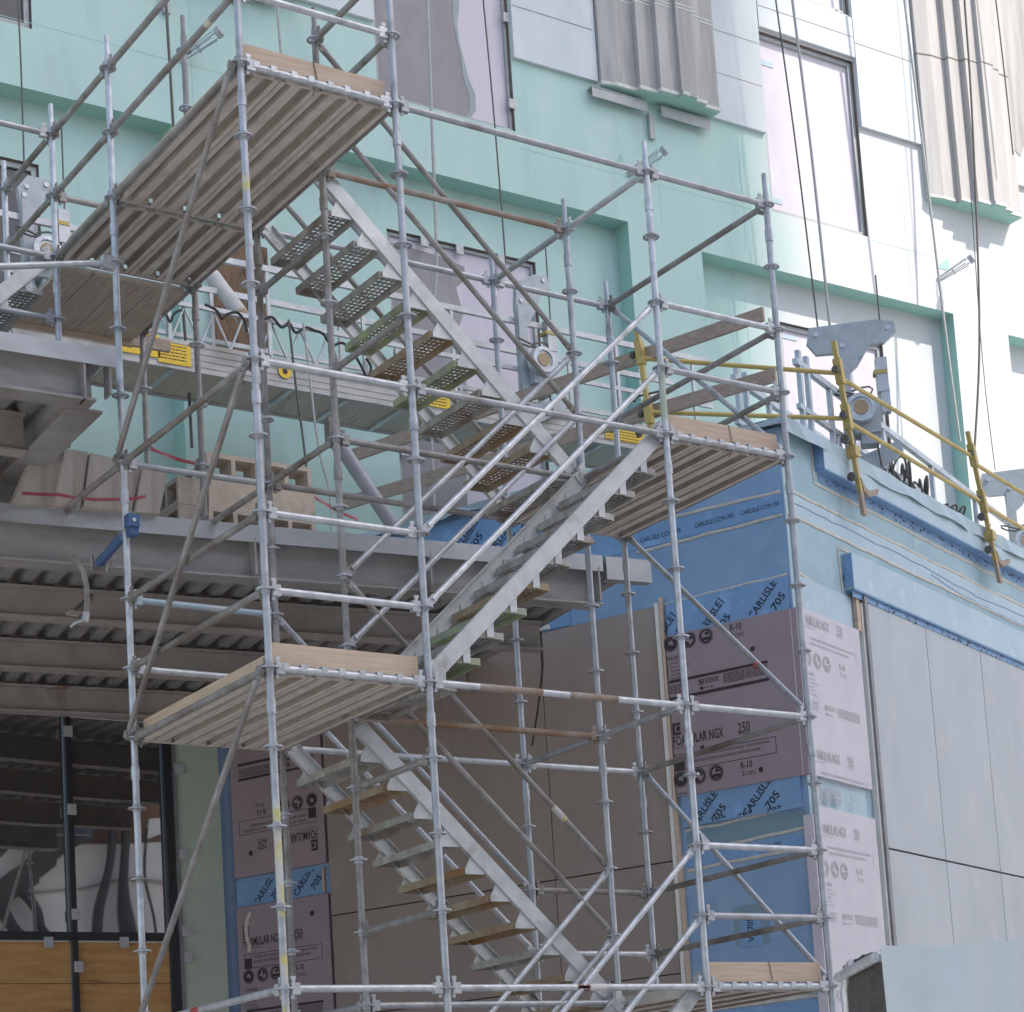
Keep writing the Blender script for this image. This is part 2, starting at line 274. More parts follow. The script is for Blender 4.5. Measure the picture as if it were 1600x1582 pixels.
class Pen:
    """2-D print laid on a plane at (u0,z0), turned by rot, at distance d in front of it"""
    def __init__(s,mb,P,u0,z0,d,rot=0,k=1): s.mb,s.P,s.u,s.z,s.d,s.k=mb,P,u0,z0,d,k; s.c,s.s=math.cos(rot),math.sin(rot)
    def m(s,x,y): x*=s.k; y*=s.k; return s.P.pt(s.u+x*s.c-y*s.s,s.z+x*s.s+y*s.c,s.d)
    def text(s,t,x,y,w,h,bold=.012):
        vs,fs=text_geo(t,bold); s.mb.add([s.m(x+a*w,y+b*h) for a,b in vs],fs)
    def rect(s,x0,x1,y0,y1): s.mb.add([s.m(x0,y0),s.m(x1,y0),s.m(x1,y1),s.m(x0,y1)],[(0,1,2,3)])
    def frame(s,x0,x1,y0,y1,t): s.rect(x0,x1,y0,y0+t); s.rect(x0,x1,y1-t,y1); s.rect(x0,x0+t,y0+t,y1-t); s.rect(x1-t,x1,y0+t,y1-t)
    def ring(s,x,y,r0,r1,n=20):
        vs=[s.m(x+r*math.cos(6.2832*i/n),y+r*math.sin(6.2832*i/n)) for r in(r0,r1) for i in range(n)]
        s.mb.add(vs,[(i,n+i,n+(i+1)%n,(i+1)%n) for i in range(n)])
    def poly(s,pts): s.mb.add([s.m(*p) for p in pts],[list(range(len(pts)))])
    def badge(s,x,y,r,kind):
        s.ring(x,y,r*.93,r); s.ring(x,y,r*.62,r*.86)
        q=r
        if kind==0:   s.poly([(x-.5*q,y-.1*q),(x-.1*q,y-.5*q),(x+.1*q,y-.5*q),(x+.1*q,y-.1*q)]); s.ring(x,y,.35*q,.62*q)
        elif kind==1: s.poly([(x-.62*q,y-.1*q),(x-.1*q,y-.2*q),(x+.1*q,y-.62*q),(x-.4*q,y-.5*q)]); s.poly([(x+.1*q,y-.05*q),(x+.6*q,y+.1*q),(x+.3*q,y+.5*q),(x+.05*q,y+.6*q)]); s.poly([(x-.62*q,y+.1*q),(x-.3*q,y+.1*q),(x-.2*q,y+.58*q),(x-.4*q,y+.5*q)])
        else:         s.poly([(x-.6*q,y-.1*q),(x+.6*q,y-.1*q),(x+.45*q,y-.5*q),(x-.45*q,y-.5*q)]); s.poly([(x-.15*q,y+.12*q),(x+.55*q,y+.12*q),(x+.4*q,y+.45*q),(x-.05*q,y+.55*q)])
def greek(pen,x0,x1,y,h,rnd):   # a line of very small print
    x=x0
    while x<x1-.004:
        w=min(rnd.uniform(.012,.04),x1-x); pen.rect(x,x+w,y,y+h); x+=w+.008
def foam_print(pen,full=True,lower=True,clip_left=0.):
    """product print of an insulation board: wordmark, rating, notice box, badges, small print; origin at the wordmark's baseline"""
    rn=random.Random(3)
    t=pen.text
    pen.rect(0,.025,.10,.215); pen.rect(.025,.09,.10,.125); pen.rect(.025,.09,.19,.215); pen.rect(.04,.085,.135,.18)
    t('FOAMULAR NGX',0,0,.54,.092,.02)
    t('EXTRUDED POLYSTYRENE INSULATION',0,-.03,.24,.014,.0)
    t('250',.69,.005,.125,.098,.012); greek(pen,.70,.84,-.012,.006,rn)
    pen.rect(0,.105,-.235,-.13)
    pen.frame(.0,1.07,-.24,-.085,.006)
    t('WARNING: MEET CERTIFICATION PER PITTSBURG CODE & STANDARDS',.13,-.135,.88,.026,.0); t('ALL FEDERAL AND STATE/OREGON REGULATIONS OF THE PER AND SUMMARY',.13,-.185,.78,.026,.0)
    for i,x in enumerate((.05,.245,.43)): pen.badge(x,-.32,.078,i)
    t('R-10',.69,-.325,.12,.062,.018); t('2',.695,-.39,.03,.045,.0); greek(pen,.735,.83,-.372,.010,rn); greek(pen,.735,.85,-.39,.006,rn)
    if not lower: return
    t('FOR USE IN:',.0,-.478,.16,.034,.01)
    pen.rect(-.005,.0,-.66,-.50)
    for k,s_ in enumerate(('EXTERIOR WALL','CAVITY WALL INTERIORS','PERIMETER','CRAWLSPACE','SLAB FOUNDATION')): t(s_,.025,-.52-k*.036,.008*len(s_)+.04,.018,.0)
    if not full: return
    pen.rect(0,1.05,-.695,-.668)
    for k in range(5): greek(pen,.0,.20-.02*(k%2),-.725-k*.018,.009,rn)
    pen.frame(.32,.37,-.765,-.715,.008); pen.rect(.333,.357,-.75,-.73)
    for k in range(3): greek(pen,.385,.53,-.725-k*.017,.009,rn)
    pen.ring(.345,-.80,.0,.018,10); greek(pen,.37,.47,-.805,.009,rn)
    for k in range(6): greek(pen,.58,1.04,-.715-k*.016,.009,rn)
    pen.rect(0,1.05,-.858,-.828)
# ================================================================ SETTING
g=MB(); g.box(-150,150,-150,150,GZ-.5,GZ); tag(g.build('ground',GROUND),kind='structure')
# off-frame neighbours: an unseen tower added to shade the left of the facade, and the low pale building the shop glass mirrors
def neighbour(name,label,c,ax,w,dp,h,m,rows,cols):
    root=empty(name,(c[0],c[1],GZ),label,'building'); ax=Vector(ax).normalized(); ay=Vector((-ax.y,ax.x,0)); c=Vector((c[0],c[1],GZ))
    b=MB(); b.obox(c+Vector((0,0,h/2)),ax*w/2,ay*dp/2,(0,0,h/2)); b.build('wall',m,root)
    return root,c,ax,ay
SHF=onY(1206,300,YF)                       # where the shadow's edge falls on the facade
tdir=Vector((-SUN_AZ.y,SUN_AZ.x,0)); tdir=tdir if tdir.x<0 else -tdir      # towards the shaded side
TD=62.; TH=26+TD*math.tan(SUN_EL)
edge=Vector((SHF.x,SHF.y,0))+SUN_AZ*TD
tw,tc,tax,tay=neighbour('shade_tower','unseen concrete tower added to shade the left of the facade',edge+tdir*10.4,tdir,20.8,10,TH,TOWER,0,0)  # unseen tower, width set to shade the view and leave ground sunlit
def refl(x,y,Y):
    h=onY(x,y,YF+.06); d=ray(x,y); d=Vector((d.x,-d.y,d.z)); return h+d*((Y-h.y)/d.y)
zb=refl(100,1318,-24.).z
ob_,oc,oax,oay=neighbour('low_building','low pale rendered building across the street',(4,-27),(1,0,0),60,6,zb-GZ,OWHT,0,0)
b=MB(); b.box(-26,34,-29.5,-24.3,zb,zb+6.5); b.build('upper_storey',OBRN,ob_)
b=MB(); b.prism([refl(x,y,-23.4) for x,y in ((-40,1450),(60,1380),(62,1372),(100,1345),(102,1336),(135,1312),(138,1302),(180,1268),(230,1230),(190,1218),(140,1240),(95,1290),(60,1322),(-40,1400))],(0,-.5,0)); b.build('mirrored_stair_shape',BLKF,ob_)  # invented stair shape, added for a dark diagonal in the shop glass
for xs,r_ in (((168,1250),(162,1475)),.13),(((190,1240),(197,1475)),.16),(((232,1300),(238,1475)),.05): 
    b=MB(); b.tube(refl(*xs[0],-23.6),refl(*xs[1],-23.6),r_,10); b.build('mirrored_pole',BLKF,ob_)  # invented poles, shaped for their image in the shop glass
for pts in (((20,1395),(45,1425),(52,1450),(70,1470)),((-10,1420),(10,1450),(25,1470)),((-20,1330),(70,1240)),((-30,1290),(30,1235))):
    b=MB(); b.path(smooth([refl(x,y,-23.5) for x,y in pts]),.16,6); b.build('pipe',BLKF,ob_)  # invented dark loops, added only for the mirror image
for (x,y,w) in ((28,1283,.5),(45,1312,.35),(8,1312,.35),(122,1290,.4)):
    b=MB(); c=refl(x,y,-23.6); b.tube(c,c+Vector((0,0,1.3)),w,12,w*.6); b.build('mirrored_lamp_shape',LAMPW,ob_)  # invented pale lamps, unlit, added for the mirror image
b=MB(); b.prism([refl(x,y,-24.2) for x,y in ((232,1318),(268,1308),(270,1284),(236,1286))],(0,-.1,0)); b.build('sign',OWHT,ob_)
b=MB(); b.prism([refl(x,y,-23.9) for x,y in ((-60,1424),(120,1380),(300,1378),(300,1381),(120,1384),(-60,1428))],(0,-.05,0)); b.build('wall_line',TAUPE0,ob_)
# ================================================================ MAIN FACADE
FAC=empty('apartment_building',(8,YF+1,GZ),'mint green apartment facade under construction behind the scaffold, with fluted pilasters and filmed windows','building')
def holes_wall(mb,P,u0,u1,z0,z1,holes,d):
    us=sorted({u0,u1,*[h[0] for h in holes],*[h[1] for h in holes]}); zs=sorted({z0,z1,*[h[2] for h in holes],*[h[3] for h in holes]})
    us=[u for u in us if u0<=u<=u1]; zs=[z for z in zs if z0<=z<=z1]
    for i in range(len(us)-1):
        for j in range(len(zs)-1):
            cu,cz=(us[i]+us[i+1])/2,(zs[j]+zs[j+1])/2
            if any(h[0]<cu<h[1] and h[2]<cz<h[3] for h in holes): continue
            mb.add([P.pt(us[i],zs[j],d),P.pt(us[i+1],zs[j],d),P.pt(us[i+1],zs[j+1],d),P.pt(us[i],zs[j+1],d)],[(0,1,2,3)])
def reveals(mb,P,h,d0,d1):
    a,b_,c,e=h
    for q in (((a,c),(a,e)),((a,e),(b_,e)),((b_,e),(b_,c)),((b_,c),(a,c))):
        (u,z),(u2,z2)=q; mb.add([P.pt(u,z,d0),P.pt(u2,z2,d0),P.pt(u2,z2,d1),P.pt(u,z,d1)],[(0,1,2,3)])
RD=.28
rec=[(-8,3.68,4.3,10.66),(4.9,9.95,4.3,10.86),(11.13,15.70,4.3,10.70),(16.80,21.5,4.3,10.58),(22.7,27.5,4.3,10.58)]
w1=(6.35,8.30,11.69,15.2); w3=(12.41,14.16,11.54,14.16); w5=(12.3,14.17,14.86,17.4); w6=(.3,2.11,11.36,14)
w2=(6.53,8.66,6.42,10.16); w4=(12.63,14.52,6.6,10.12); w7=(.5,2.24,7.3,9.97)
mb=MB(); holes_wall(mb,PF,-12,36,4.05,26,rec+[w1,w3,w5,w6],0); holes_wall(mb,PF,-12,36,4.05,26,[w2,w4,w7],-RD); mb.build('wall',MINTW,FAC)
mb=MB()
for h in rec: reveals(mb,PF,h,0,-RD)
mb.build('recess_reveal',MINTD,FAC)
def window(h,d,pane,film=None,fr=.07,clips=()):
    u0,u1,z0,z1=h
    f=MB(); dd=d-.045
    for a in ((u0+.012,u0+fr,z0+.012,z1-.012),(u1-fr,u1-.012,z0+.012,z1-.012),(u0+fr,u1-fr,z1-fr,z1-.012),(u0+fr,u1-fr,z0+.012,z0+fr)): f.slab(PF,*a,dd-.06,dd)
    f=f.build('window',FRM if pane is not GRYG else BLKF,FAC)
    r=MB(); reveals(r,PF,h,d,d-.16); r.build('reveal',FRMD,f)
    p=MB(); p.slab(PF,u0+fr-.01,u1-fr+.01,z0+fr-.01,z1-fr+.01,dd-.05,dd-.035); p.build('pane',pane,f)
    if film:
        for k,(m_,pts) in enumerate(film):
            q=MB(); q.poly(PF,[(u0+fr+a*(u1-u0-2*fr),z0+fr+b_*(z1-z0-2*fr)) for a,b_ in pts],dd-.0345+.004*k,dd-.032+.004*k); q.build('film',m_,f)
    for (a,b_) in clips:
        q=MB(); q.slab(PF,a-.05,a+.05,b_-.06,b_+.06,d-.02,d+.012); q.build('clip',CLIPM,f)
    return f
GL=[(0,0),(.66,0),(.70,.04),(.695,.10),(.66,.16),(.655,.22),(.63,.30),(.61,.36),(.615,.44),(.60,.52),(.605,.62),(.61,.8),(.62,1),(0,1)]
GL2=[(.66,0)]+[(a+.05,b_) for a,b_ in GL[1:-1]]+[(.62,1)]+GL[1:-1][::-1]
window(w1,0,LAV,[(GRYG,GL),(GRYM,[(a,b_) for a,b_ in GL[1:-1]]+[(a+.035+.02*math.sin(b_*17),b_) for a,b_ in GL[1:-1]][::-1])],.05,[(8.28,12.05),(8.28,13.2),(8.28,14.2)])
wq=window(w2,-RD,LAV,[(GRYG,[(0,0),(.44,0),(.45,.2),(.48,.3),(.46,.42),(.50,.5),(.47,.6),(.44,.7),(.50,.78),(.46,.87),(.52,.9),(.53,.95),(.36,.97),(0,.98)])],.05,[(7.05,10.1),(7.55,10.1),(8.15,10.1),(6.6,7.4),(6.6,8.6)])
q=MB(); q.slab(PF,6.62,8.58,8.10,8.17,-RD-.074,-RD-.04); q.build('transom',FRM,wq)
window(w3,0,LAV); window(w4,-RD,LAV); window(w5,0,LAV); window(w6,0,DGLS); window(w7,-RD,DGLS)
for wn,uz in ((w6,[(1.35,11.42),(1.55,11.38),(1.75,11.5),(1.9,11.75),(1.93,12.2),(1.85,12.7),(1.78,12.6),(1.82,12.1),(1.76,11.7),(1.6,11.52)]),):
    q=MB(); q.poly(PF,uz,-.088,-.083); q.build('torn_wrap',WHT,FAC)
for (u0,u1,z0,z1) in ((12.48,12.72,13.72,13.80),(12.45,12.68,11.72,11.79),(12.7,12.98,9.93,9.99)):
    q=MB(); q.slab(PF,u0,u1,z0,z1,-.078 if z0>11 else -RD-.078,-.072 if z0>11 else -RD-.072); q.build('tape_strip',PALEB,FAC)
for (u0,u1,z) in ((-3,4.5,11.42),(5.0,6.3,11.5),(8.35,12.4,11.48),(14.2,15.3,11.5)):
    q=MB(); q.slab(PF,u0,u1,z,z+.007,.0005,.002); q.build('sheet_joint',MINTD,FAC)
for u in (.9,3.95,10.5,11.9,14.9):
    q=MB(); q.slab(PF,u,u+.006,10.9,12.5,.0005,.002); q.build('sheet_joint',MINTD,FAC)
for u in (12.05,13.9,14.75):
    q=MB(); q.slab(PF,u,u+.006,7,10.4,-RD+.0005,-RD+.002); q.build('sheet_joint',MINTD,FAC)
# thick white boards above the recesses
def board(u0,u1,z0,z1,d=.055,m=WHT):
    q=MB(); q.slab(PF,u0,u1,z0,z1,0.004,d); return q.build('insulation_board',m,FAC)
board(4.55,6.33,12.60,26); board(8.32,9.60,12.66,26); board(11.2,12.39,12.64,26)
board(12.41,14.16,14.20,14.80); board(14.18,15.34,13.17,26); board(16.75,30,13.0,26); board(12.41,14.16,17.5,26)
for (u0,u1,z,hh) in ((8.33,9.55,13.35,.012),(11.3,12.38,13.92,.008),(11.3,12.38,13.30,.006),(12.42,14.15,14.50,.010),(14.19,15.3,14.42,.012),(14.19,15.3,15.9,.01),(16.9,29,14.62,.014),(16.9,29,14.36,.012)):
    q=MB(); q.slab(PF,u0,u1,z,z+hh,.056,.0585); q.build('board_joint',GAP if u0>16 else TRIM,FAC)
q=MB(); q.poly(PF,[PF.px(*p) for p in ((1508,-40),(1760,-40),(1760,250),(1700,235),(1640,240),(1612,225),(1600,215),(1590,248),(1580,236),(1568,180),(1552,172),(1540,150),(1530,110),(1522,60))],.060,.064); q.build('base_coat_patch',TAUPE,FAC)
# fluted pilasters
def pilaster(u0,w,zb,m,joint):
    prof=[(0,0),(0,.10),(.13,.155),(.285,.155),(.286,.24),(.435,.24),(.436,.325),(.595,.325),(.596,.385),(.735,.385),(.736,.32),(.845,.32),(.846,.25),(.999,.25),(1,.0)]
    P2=lambda k,e:[(u0+w*a+(e if a>.5 else -e if a<.5 else 0),max(b_,0.003)+(e if b_>0 else 0)) for a,b_ in prof]
    q=MB(); q.prism([PF.pt(a,zb,b_) for a,b_ in P2(0,0)],(0,0,26-zb)); o=q.build('pilaster',m,FAC)
    q=MB(); q.prism([PF.pt(a,zb-.05,b_) for a,b_ in P2(0,.012)],(0,0,.047)); q.build('foam_base',FOAMW,o)
    for k,z in enumerate(joint):
        q=MB(); q.prism([PF.pt(a,z,b_) for a,b_ in P2(0,.005)],(0,0,.018)); q.build('joint_bead',FOAMW if zb>12.45 else FRMD,o)
    q=MB(); q.prism([PF.pt(a,zb-.062,b_*.97) for a,b_ in P2(0,.004)],(0,0,.010)); q.build('soffit_edge',MINTD,o)
    return o
pilaster(9.62,1.80,12.66,TAUPE,(13.82,13.87)); pilaster(15.36,1.70,12.40,mat('sunlit_taupe_base_coat',(.52,.50,.475),(.45,.43,.41),.85,0,3,stretch=(4,4,.3),c3=(.58,.57,.56),c3lo=.5,c3hi=.7,c3scale=1.2),(14.55,))  # right-hand pilaster in paler taupe, sunlight put into its colour
pilaster(3.55,1.75,12.66,TAUPE,(13.82,13.87))
def angle(u0,u1,z,h=.13):
    q=MB(); q.slab(PF,u0,u1,z,z+.012,.004,.12); q.slab(PF,u0,u1,z-h,z-.001,.1,.112); return q.build('ledge_angle',FRM,FAC)
angle(9.45,10.32,12.53); angle(10.55,11.36,12.53); angle(3.3,4.2,12.53); angle(4.4,5.05,12.53)
q=MB(); q.slab(PF,10.38,10.46,12.08,12.42,.004,.06); q.build('stub_post',FRM,FAC)
q=MB(); q.slab(PF,3.62,3.70,11.95,12.42,.004,.06); q.build('stub_post',FRM,FAC)
for (x,y) in ((345,48),(1040,234),(1520,403)):
    c=onY(x,y,YF-.42); q=MB(); q.tube(c,c+Vector((-.03,.05,-.03)),.065,14)
    for k in range(5):
        a=k*1.2566; o_=Vector((math.cos(a)*.058,0,math.sin(a)*.058)); q.tube(c+o_+Vector((-.03,.07,-.03)),Vector((c.x-.32+o_.x*.5,YF-.002,c.z-.24+o_.z*.5)),.007,5)
    q.ring(c+Vector((-.17,.24,-.14)),.05,.06,.012,12,(-.5,.7,-.4)); q.build('wall_anchor_cage',HOIST,FAC)
for pts in (((960,262),(970,240),(975,262)),((1462,418),(1481,404),(1483,424))):
    q=MB(); q.poly(PF,[PF.px(*p) for p in pts],.003,.006); q.build('primer_triangle',MINTD,FAC)
# shopfront under the canopy
zS=3.93
q=MB(); holes_wall(q,PF,-12,3.90,GZ,4.05,[(-4.2,3.37,GZ+.02,zS)],0.0); q.build('sheathing',SAGE,FAC)
sf=MB()
for u in (-4.15,-2.4,-.2,2.23): sf.slab(PF,u-.028,u+.028,GZ+.1,zS-.02,-.10,.02)
sf.slab(PF,3.27,3.35,GZ+.1,zS-.02,-.10,.02); sf.slab(PF,-4.2,3.27,1.50,1.585,-.10,.018); sf.slab(PF,-4.2,3.27,zS-.09,zS-.02,-.10,.018)
sf=sf.build('storefront_window',BLKF,FAC)
for a,b_ in ((-4.11,-2.44),(-2.36,-.24),(-.16,2.19),(2.27,3.26)):
    q=MB(); q.slab(PF,a,b_,1.59,zS-.10,-.09,-.06); q.build('pane',MIRR,sf)
    q=MB(); q.slab(PF,a,b_,GZ+.1,1.49,-.07,-.03); q.build('plywood_panel',PLY,sf)
    if a>-1:
        q=MB(); q.slab(PF,a,b_,1.06,1.066,-.0295,-.0285); q.build('plywood_joint',GAP,sf)
q=MB(); q.slab(PF,3.365,3.40,GZ+.1,zS+.02,-.05,.03); q.slab(PF,-4.2,3.40,zS+.0,zS+.03,-.05,.028); q.build('edge_trim',TRIM,sf)
for (x,y) in ((55,1109),(137,1112),(106,1143),(279,1202),(112,1265),(286,1335),(119,1429),(291,1456),(76,1473),(194,1473),(294,1496),(123,1511),(112,1112)):
    u,z=PF.px(x,y,.03); q=MB(); q.slab(PF,u-.045,u+.045,z-.055,z+.055,.021,.045); q.slab(PF,u-.01,u+.01,z-.012,z+.012,.045,.052); q.build('glazing_clip',CLIPM,sf)
# plywood-boxed opening with a pipe through it
bx=MB(); bx.slab(PF,4.05,4.75,8.1,9.4,-RD+.004,-RD+.35); bxo=bx.build('plywood_box',PLYD,FAC)
q=MB(); q.tube(onY(332,432,8.55),onY(388,508,7.9),.085,14); q.build('vent_pipe',PIPER,FAC)
# ================================================================ CORNER BUILDING (turned 22 degrees)
POD=empty('corner_building',(PC.x,PC.y,GZ),'low corner building wrapped in blue membrane and foam board, right of the scaffold','building')
def part(name,m,P,*a,parent=None):
    q=MB(); q.slab(P,*a); return q.build(name,m,parent or POD)
q=MB(); q.slab(PL,-7.45,0,GZ,5.44,-.30,0); q.build('wall',BLUED,POD)
q=MB(); q.slab(PR,.3005,16,GZ,5.44,-.30,0); q.slab(PR,.001,.32,GZ,5.44,.0006,.0016); q.build('wall',AQUA,POD)
q=MB(); q.prism([PR.pt(0,5.05,-.3),PR.pt(16,5.05,-.3),PR.pt(16,5.05,-9),PR.pt(0,5.05,-7)],(0,0,.1)); q.build('roof',AQUA,POD)
# parapet cap folded over the edge, a bit ragged
def cap(P,u0,u1,dr):
    q=MB(); n=int((u1-u0)/.22); rn=random.Random(5)
    top=[P.pt(u0+(u1-u0)*i/n,5.50+rn.uniform(-.008,.008),-.36) for i in range(n+1)]
    lip=[P.pt(u0+(u1-u0)*i/n,5.475+rn.uniform(-.012,.012),.13+rn.uniform(-.012,.012)) for i in range(n+1)]
    low=[P.pt(u0+(u1-u0)*i/n,5.475-dr(u0+(u1-u0)*i/n)+rn.uniform(-.015,.02),.12+rn.uniform(-.03,.02)) for i in range(n+1)]
    vs=top+lip+low; m_=n+1
    q.add(vs,[(r*m_+i,r*m_+i+1,(r+1)*m_+i+1,(r+1)*m_+i) for r in range(2) for i in range(n)],False); return q
cap(PR,-.10,15,lambda u:.10 if u<.9 else .13).build('parapet_cap',PALEB,POD)
cap(PL,-5.6,.10,lambda u:.06).build('parapet_cap',PALEB,POD)
# raised curbs on the right-hand face
part('ledge',PALEB,PR,.70,15,5.20,5.46,.002,.10); part('ledge',PALEB,PR,1.12,15,4.12,4.47,.002,.10)
part('ledge_end',BLUEB,PR,.694,.699,5.20,5.46,.004,.098); part('ledge_end',BLUEB,PR,1.113,1.119,4.14,4.46,.004,.098)  # curb ends in darker blue membrane, their shade put into the colour
part('ledge_soffit',BLUEB,PR,.70,15,5.186,5.198,.004,.098); part('ledge_soffit',BLUEB,PR,1.13,15,4.106,4.118,.004,.098)  # undersides also darker blue, shade put into the colour
part('shadow_strip',BLUEB,PR,.74,15,5.10,5.184,.003,.006); part('shadow_strip',BLUEB,PR,1.14,15,4.05,4.104,.062,.066)  # shadow below the curbs painted as darker blue strips
def bead(P,pts,r=.016,name='sealant_bead',m=SEAL,wig=.008):
    rn=random.Random(len(pts)*7+int(abs(pts[0][1])*100)); out=[]
    for (a,b_) in zip(pts[:-1],pts[1:]):
        L_=math.hypot(b_[0]-a[0],b_[1]-a[1]); n=max(2,int(L_/.18))
        for i in range(n): t=i/n; out.append(P.pt(a[0]+(b_[0]-a[0])*t,a[1]+(b_[1]-a[1])*t+rn.uniform(-wig,wig),.004))
    out.append(P.pt(*pts[-1],.004)); q=MB(); q.path(out,r,6)
    if name=='sealant_bead':
        for v in q.v: dd=(v-P.pt(0,0)).dot(P.n)-.004; v-=P.n*(dd*.75)
    return q.build(name,m,POD)
bead(PR,[(.64,5.44),(.64,5.06),(15,5.04)]); bead(PR,[(.03,4.86),(15,4.84)]); bead(PR,[(.03,4.62),(15,4.60)]); bead(PR,[(1.06,4.10),(1.03,4.52),(15,4.52)]); bead(PR,[(.10,4.10),(1.06,3.98)])
part('membrane_strip',PALEB,PR,.02,15,4.62,4.84,.002,.004)
bead(PR,[(.05,4.755),(3,4.75),(4.4,4.70),(6,4.74),(15,4.74)],.007,'hanging_cable',BLUED,.012); bead(PR,[(3.2,4.70),(4.1,4.63),(5.6,4.62),(8,4.66)],.007,'hanging_cable',BLUED,.012)
# right-hand face below the curbs: foam boards, strips, batten, trim, grey panels
part('membrane_strip',PALEB,PR,.14,1.20,3.75,4.06,.003,.012)
part('membrane_strip',PALEB,PR,.10,1.16,1.92,2.185,.003,.012)
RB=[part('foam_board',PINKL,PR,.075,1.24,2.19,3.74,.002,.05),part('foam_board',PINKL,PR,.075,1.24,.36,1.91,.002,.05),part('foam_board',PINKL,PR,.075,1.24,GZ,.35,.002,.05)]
part('timber_batten',WOODX,PR,1.24,1.31,3.74,4.09,.004,.05)
part('corner_trim',TRIM,PR,1.355,1.415,GZ,4.09,.004,.085); part('corner_trim',LAMPW,PR,1.32,1.352,GZ,4.02,.004,.06)
us=[1.425,2.80,4.20,5.60,7.00,8.40,9.80,11.2,12.6]
for i in range(len(us)-1):
    for z0,z1 in ((1.66,4.048),(GZ,1.64)): part('wall_panel',GRYP,PR,us[i]+.007,us[i+1]-.007,z0,z1,.03,.06)
part('panel_backing',GAP,PR,1.43,15,GZ,4.05,.003,.026)
for i,(b_,z,c) in enumerate(((RB[0],3.595,0),(RB[0],2.345,1),(RB[1],1.665,0),(RB[2],.33,0))):
    mb=MB(); foam_print(Pen(mb,PR,.055,z,.052),full=(i!=1),lower=(i not in (1,))) if i<3 else None
    if mb.v:
        keep=[k for k,f in enumerate(mb.f) if all((mb.v[j]-PR.pt(0,0)).dot(PR.ex)>.10 for j in f)]
        mb.f=[mb.f[k] for k in keep]; mb.sm=[False]*len(mb.f); mb.build('print',INKL,b_)
mb=MB(); Pen(mb,PR,.12,.15,.052).text('FOAMULAR',0,0,.42,.10,.02); mb.build('print',INKL,RB[2])
# shaded side: bands, beads, strips, boards
bead(PL,[(-1.6,4.86),(-.03,4.83)]); bead(PL,[(-1.6,4.60),(-.03,4.61)]); bead(PL,[(-1.45,4.04),(-.03,4.05)],.012)
part('membrane_strip',BLUEB,PL,-5.0,-.02,4.625,4.815,.003,.006)
part('membrane_strip',BLUEB,PL,-1.31,-.03,3.70,4.03,.003,.03)
part('membrane_strip',BLUEB,PL,-1.30,-.06,1.90,2.20,.003,.03)
part('primer_patch',TEALW,PL,-1.28,-.03,1.70,1.885,.002,.004); bead(PL,[(-1.30,1.87),(-.75,1.885),(-.05,1.93)]); bead(PL,[(-1.30,1.66),(-.05,1.72)])
part('membrane_strip',BLUEB,PL,-1.30,-.05,1.52,1.655,.003,.006); bead(PL,[(-1.30,1.50),(-.05,1.54)])
part('primer_patch',TEALW,PL,-.86,-.50,.74,1.10,.002,.004); part('membrane_strip',BLUEB,PL,-.80,-.58,.72,.99,.0045,.007)
part('membrane_strip',BLUEB,PL,-1.3,-.05,.0,.17,.003,.006); bead(PL,[(-1.3,.19),(-.05,.21)])
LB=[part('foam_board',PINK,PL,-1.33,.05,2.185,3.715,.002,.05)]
part('foam_board',PINKE,PL,-.045,.05,GZ,1.82,.002,.05); part('sky_lit_board_edge',PINKE,PL,.0505,.054,2.19,3.71,.004,.048)
part('sky_lit_board_edge',PINKE,PL,-.012,-.004,2.19,3.71,.0505,.052)
mb=MB(); foam_print(Pen(mb,PL,-1.325,2.665,.052),True,True); 
keep=[k for k,f in enumerate(mb.f) if all(mb.v[j].z>2.19 for j in f)]; mb.f=[mb.f[k] for k in keep]; mb.sm=[False]*len(mb.f); mb.build('print',INK,LB[0])
mb=MB(); foam_print(Pen(mb,PL,-1.325,3.955,.0525),True,True); keep=[k for k,f in enumerate(mb.f) if all(mb.v[j].z<3.71 for j in f)]; mb.f=[mb.f[k] for k in keep]; mb.sm=[False]*len(mb.f); mb.build('print',INK,LB[0])
def holes_dots(P,pts,parent,r=.025):
    for (u,z) in pts:
        q=MB(); q.add([P.pt(u+r*math.cos(i*.5236),z+r*math.sin(i*.5236),.0535) for i in range(12)],[list(range(12))]); q.build('fixing_hole',BLK,parent)
holes_dots(PL,[(-.42,3.42),(-1.02,2.60),(-.43,2.30)],LB[0])
def carlisle(P,u,z,d,k=1.,rot=R(47),word='CARLISLE',num='705',parent=None):
    mb=MB(); p=Pen(mb,P,u,z,d,rot,k); p.text(word,.02,.02,.40,.075,.02); p.frame(-.01,.45,-.005,.115,.012)
    p.text(num,.21,-.13,.17,.075,.02); p.text('CCW',.02,-.13,.12,.05,.01); return mb
def clipz(mb,z0,z1):
    keep=[k for k,f in enumerate(mb.f) if all(z0<mb.v[j].z<z1 for j in f)]; mb.f=[mb.f[k] for k in keep]; mb.sm=[False]*len(mb.f); return mb
def carl_strip(P,spots,z0,z1,d,k=1.):
    mb=MB()
    for (u,z) in spots:
        c=carlisle(P,u,z,d,k); mb.add(c.v,c.f)
    clipz(mb,z0,z1).build('print',INKB,POD)
carl_strip(PL,[(-.98,3.58),(-.40,3.66),(-1.5,3.55)],3.72,4.02,.0315); carl_strip(PL,[(-1.18,1.83),(-.62,1.86)],1.905,2.195,.0315)
mb=MB()
for u in (-1.25,-1.0,-.72,-.42): p=Pen(mb,PL,u,1.905,.0315,R(8)); p.text('705',0,0,.16,.03,.02)
mb.build('print',INKB,POD)
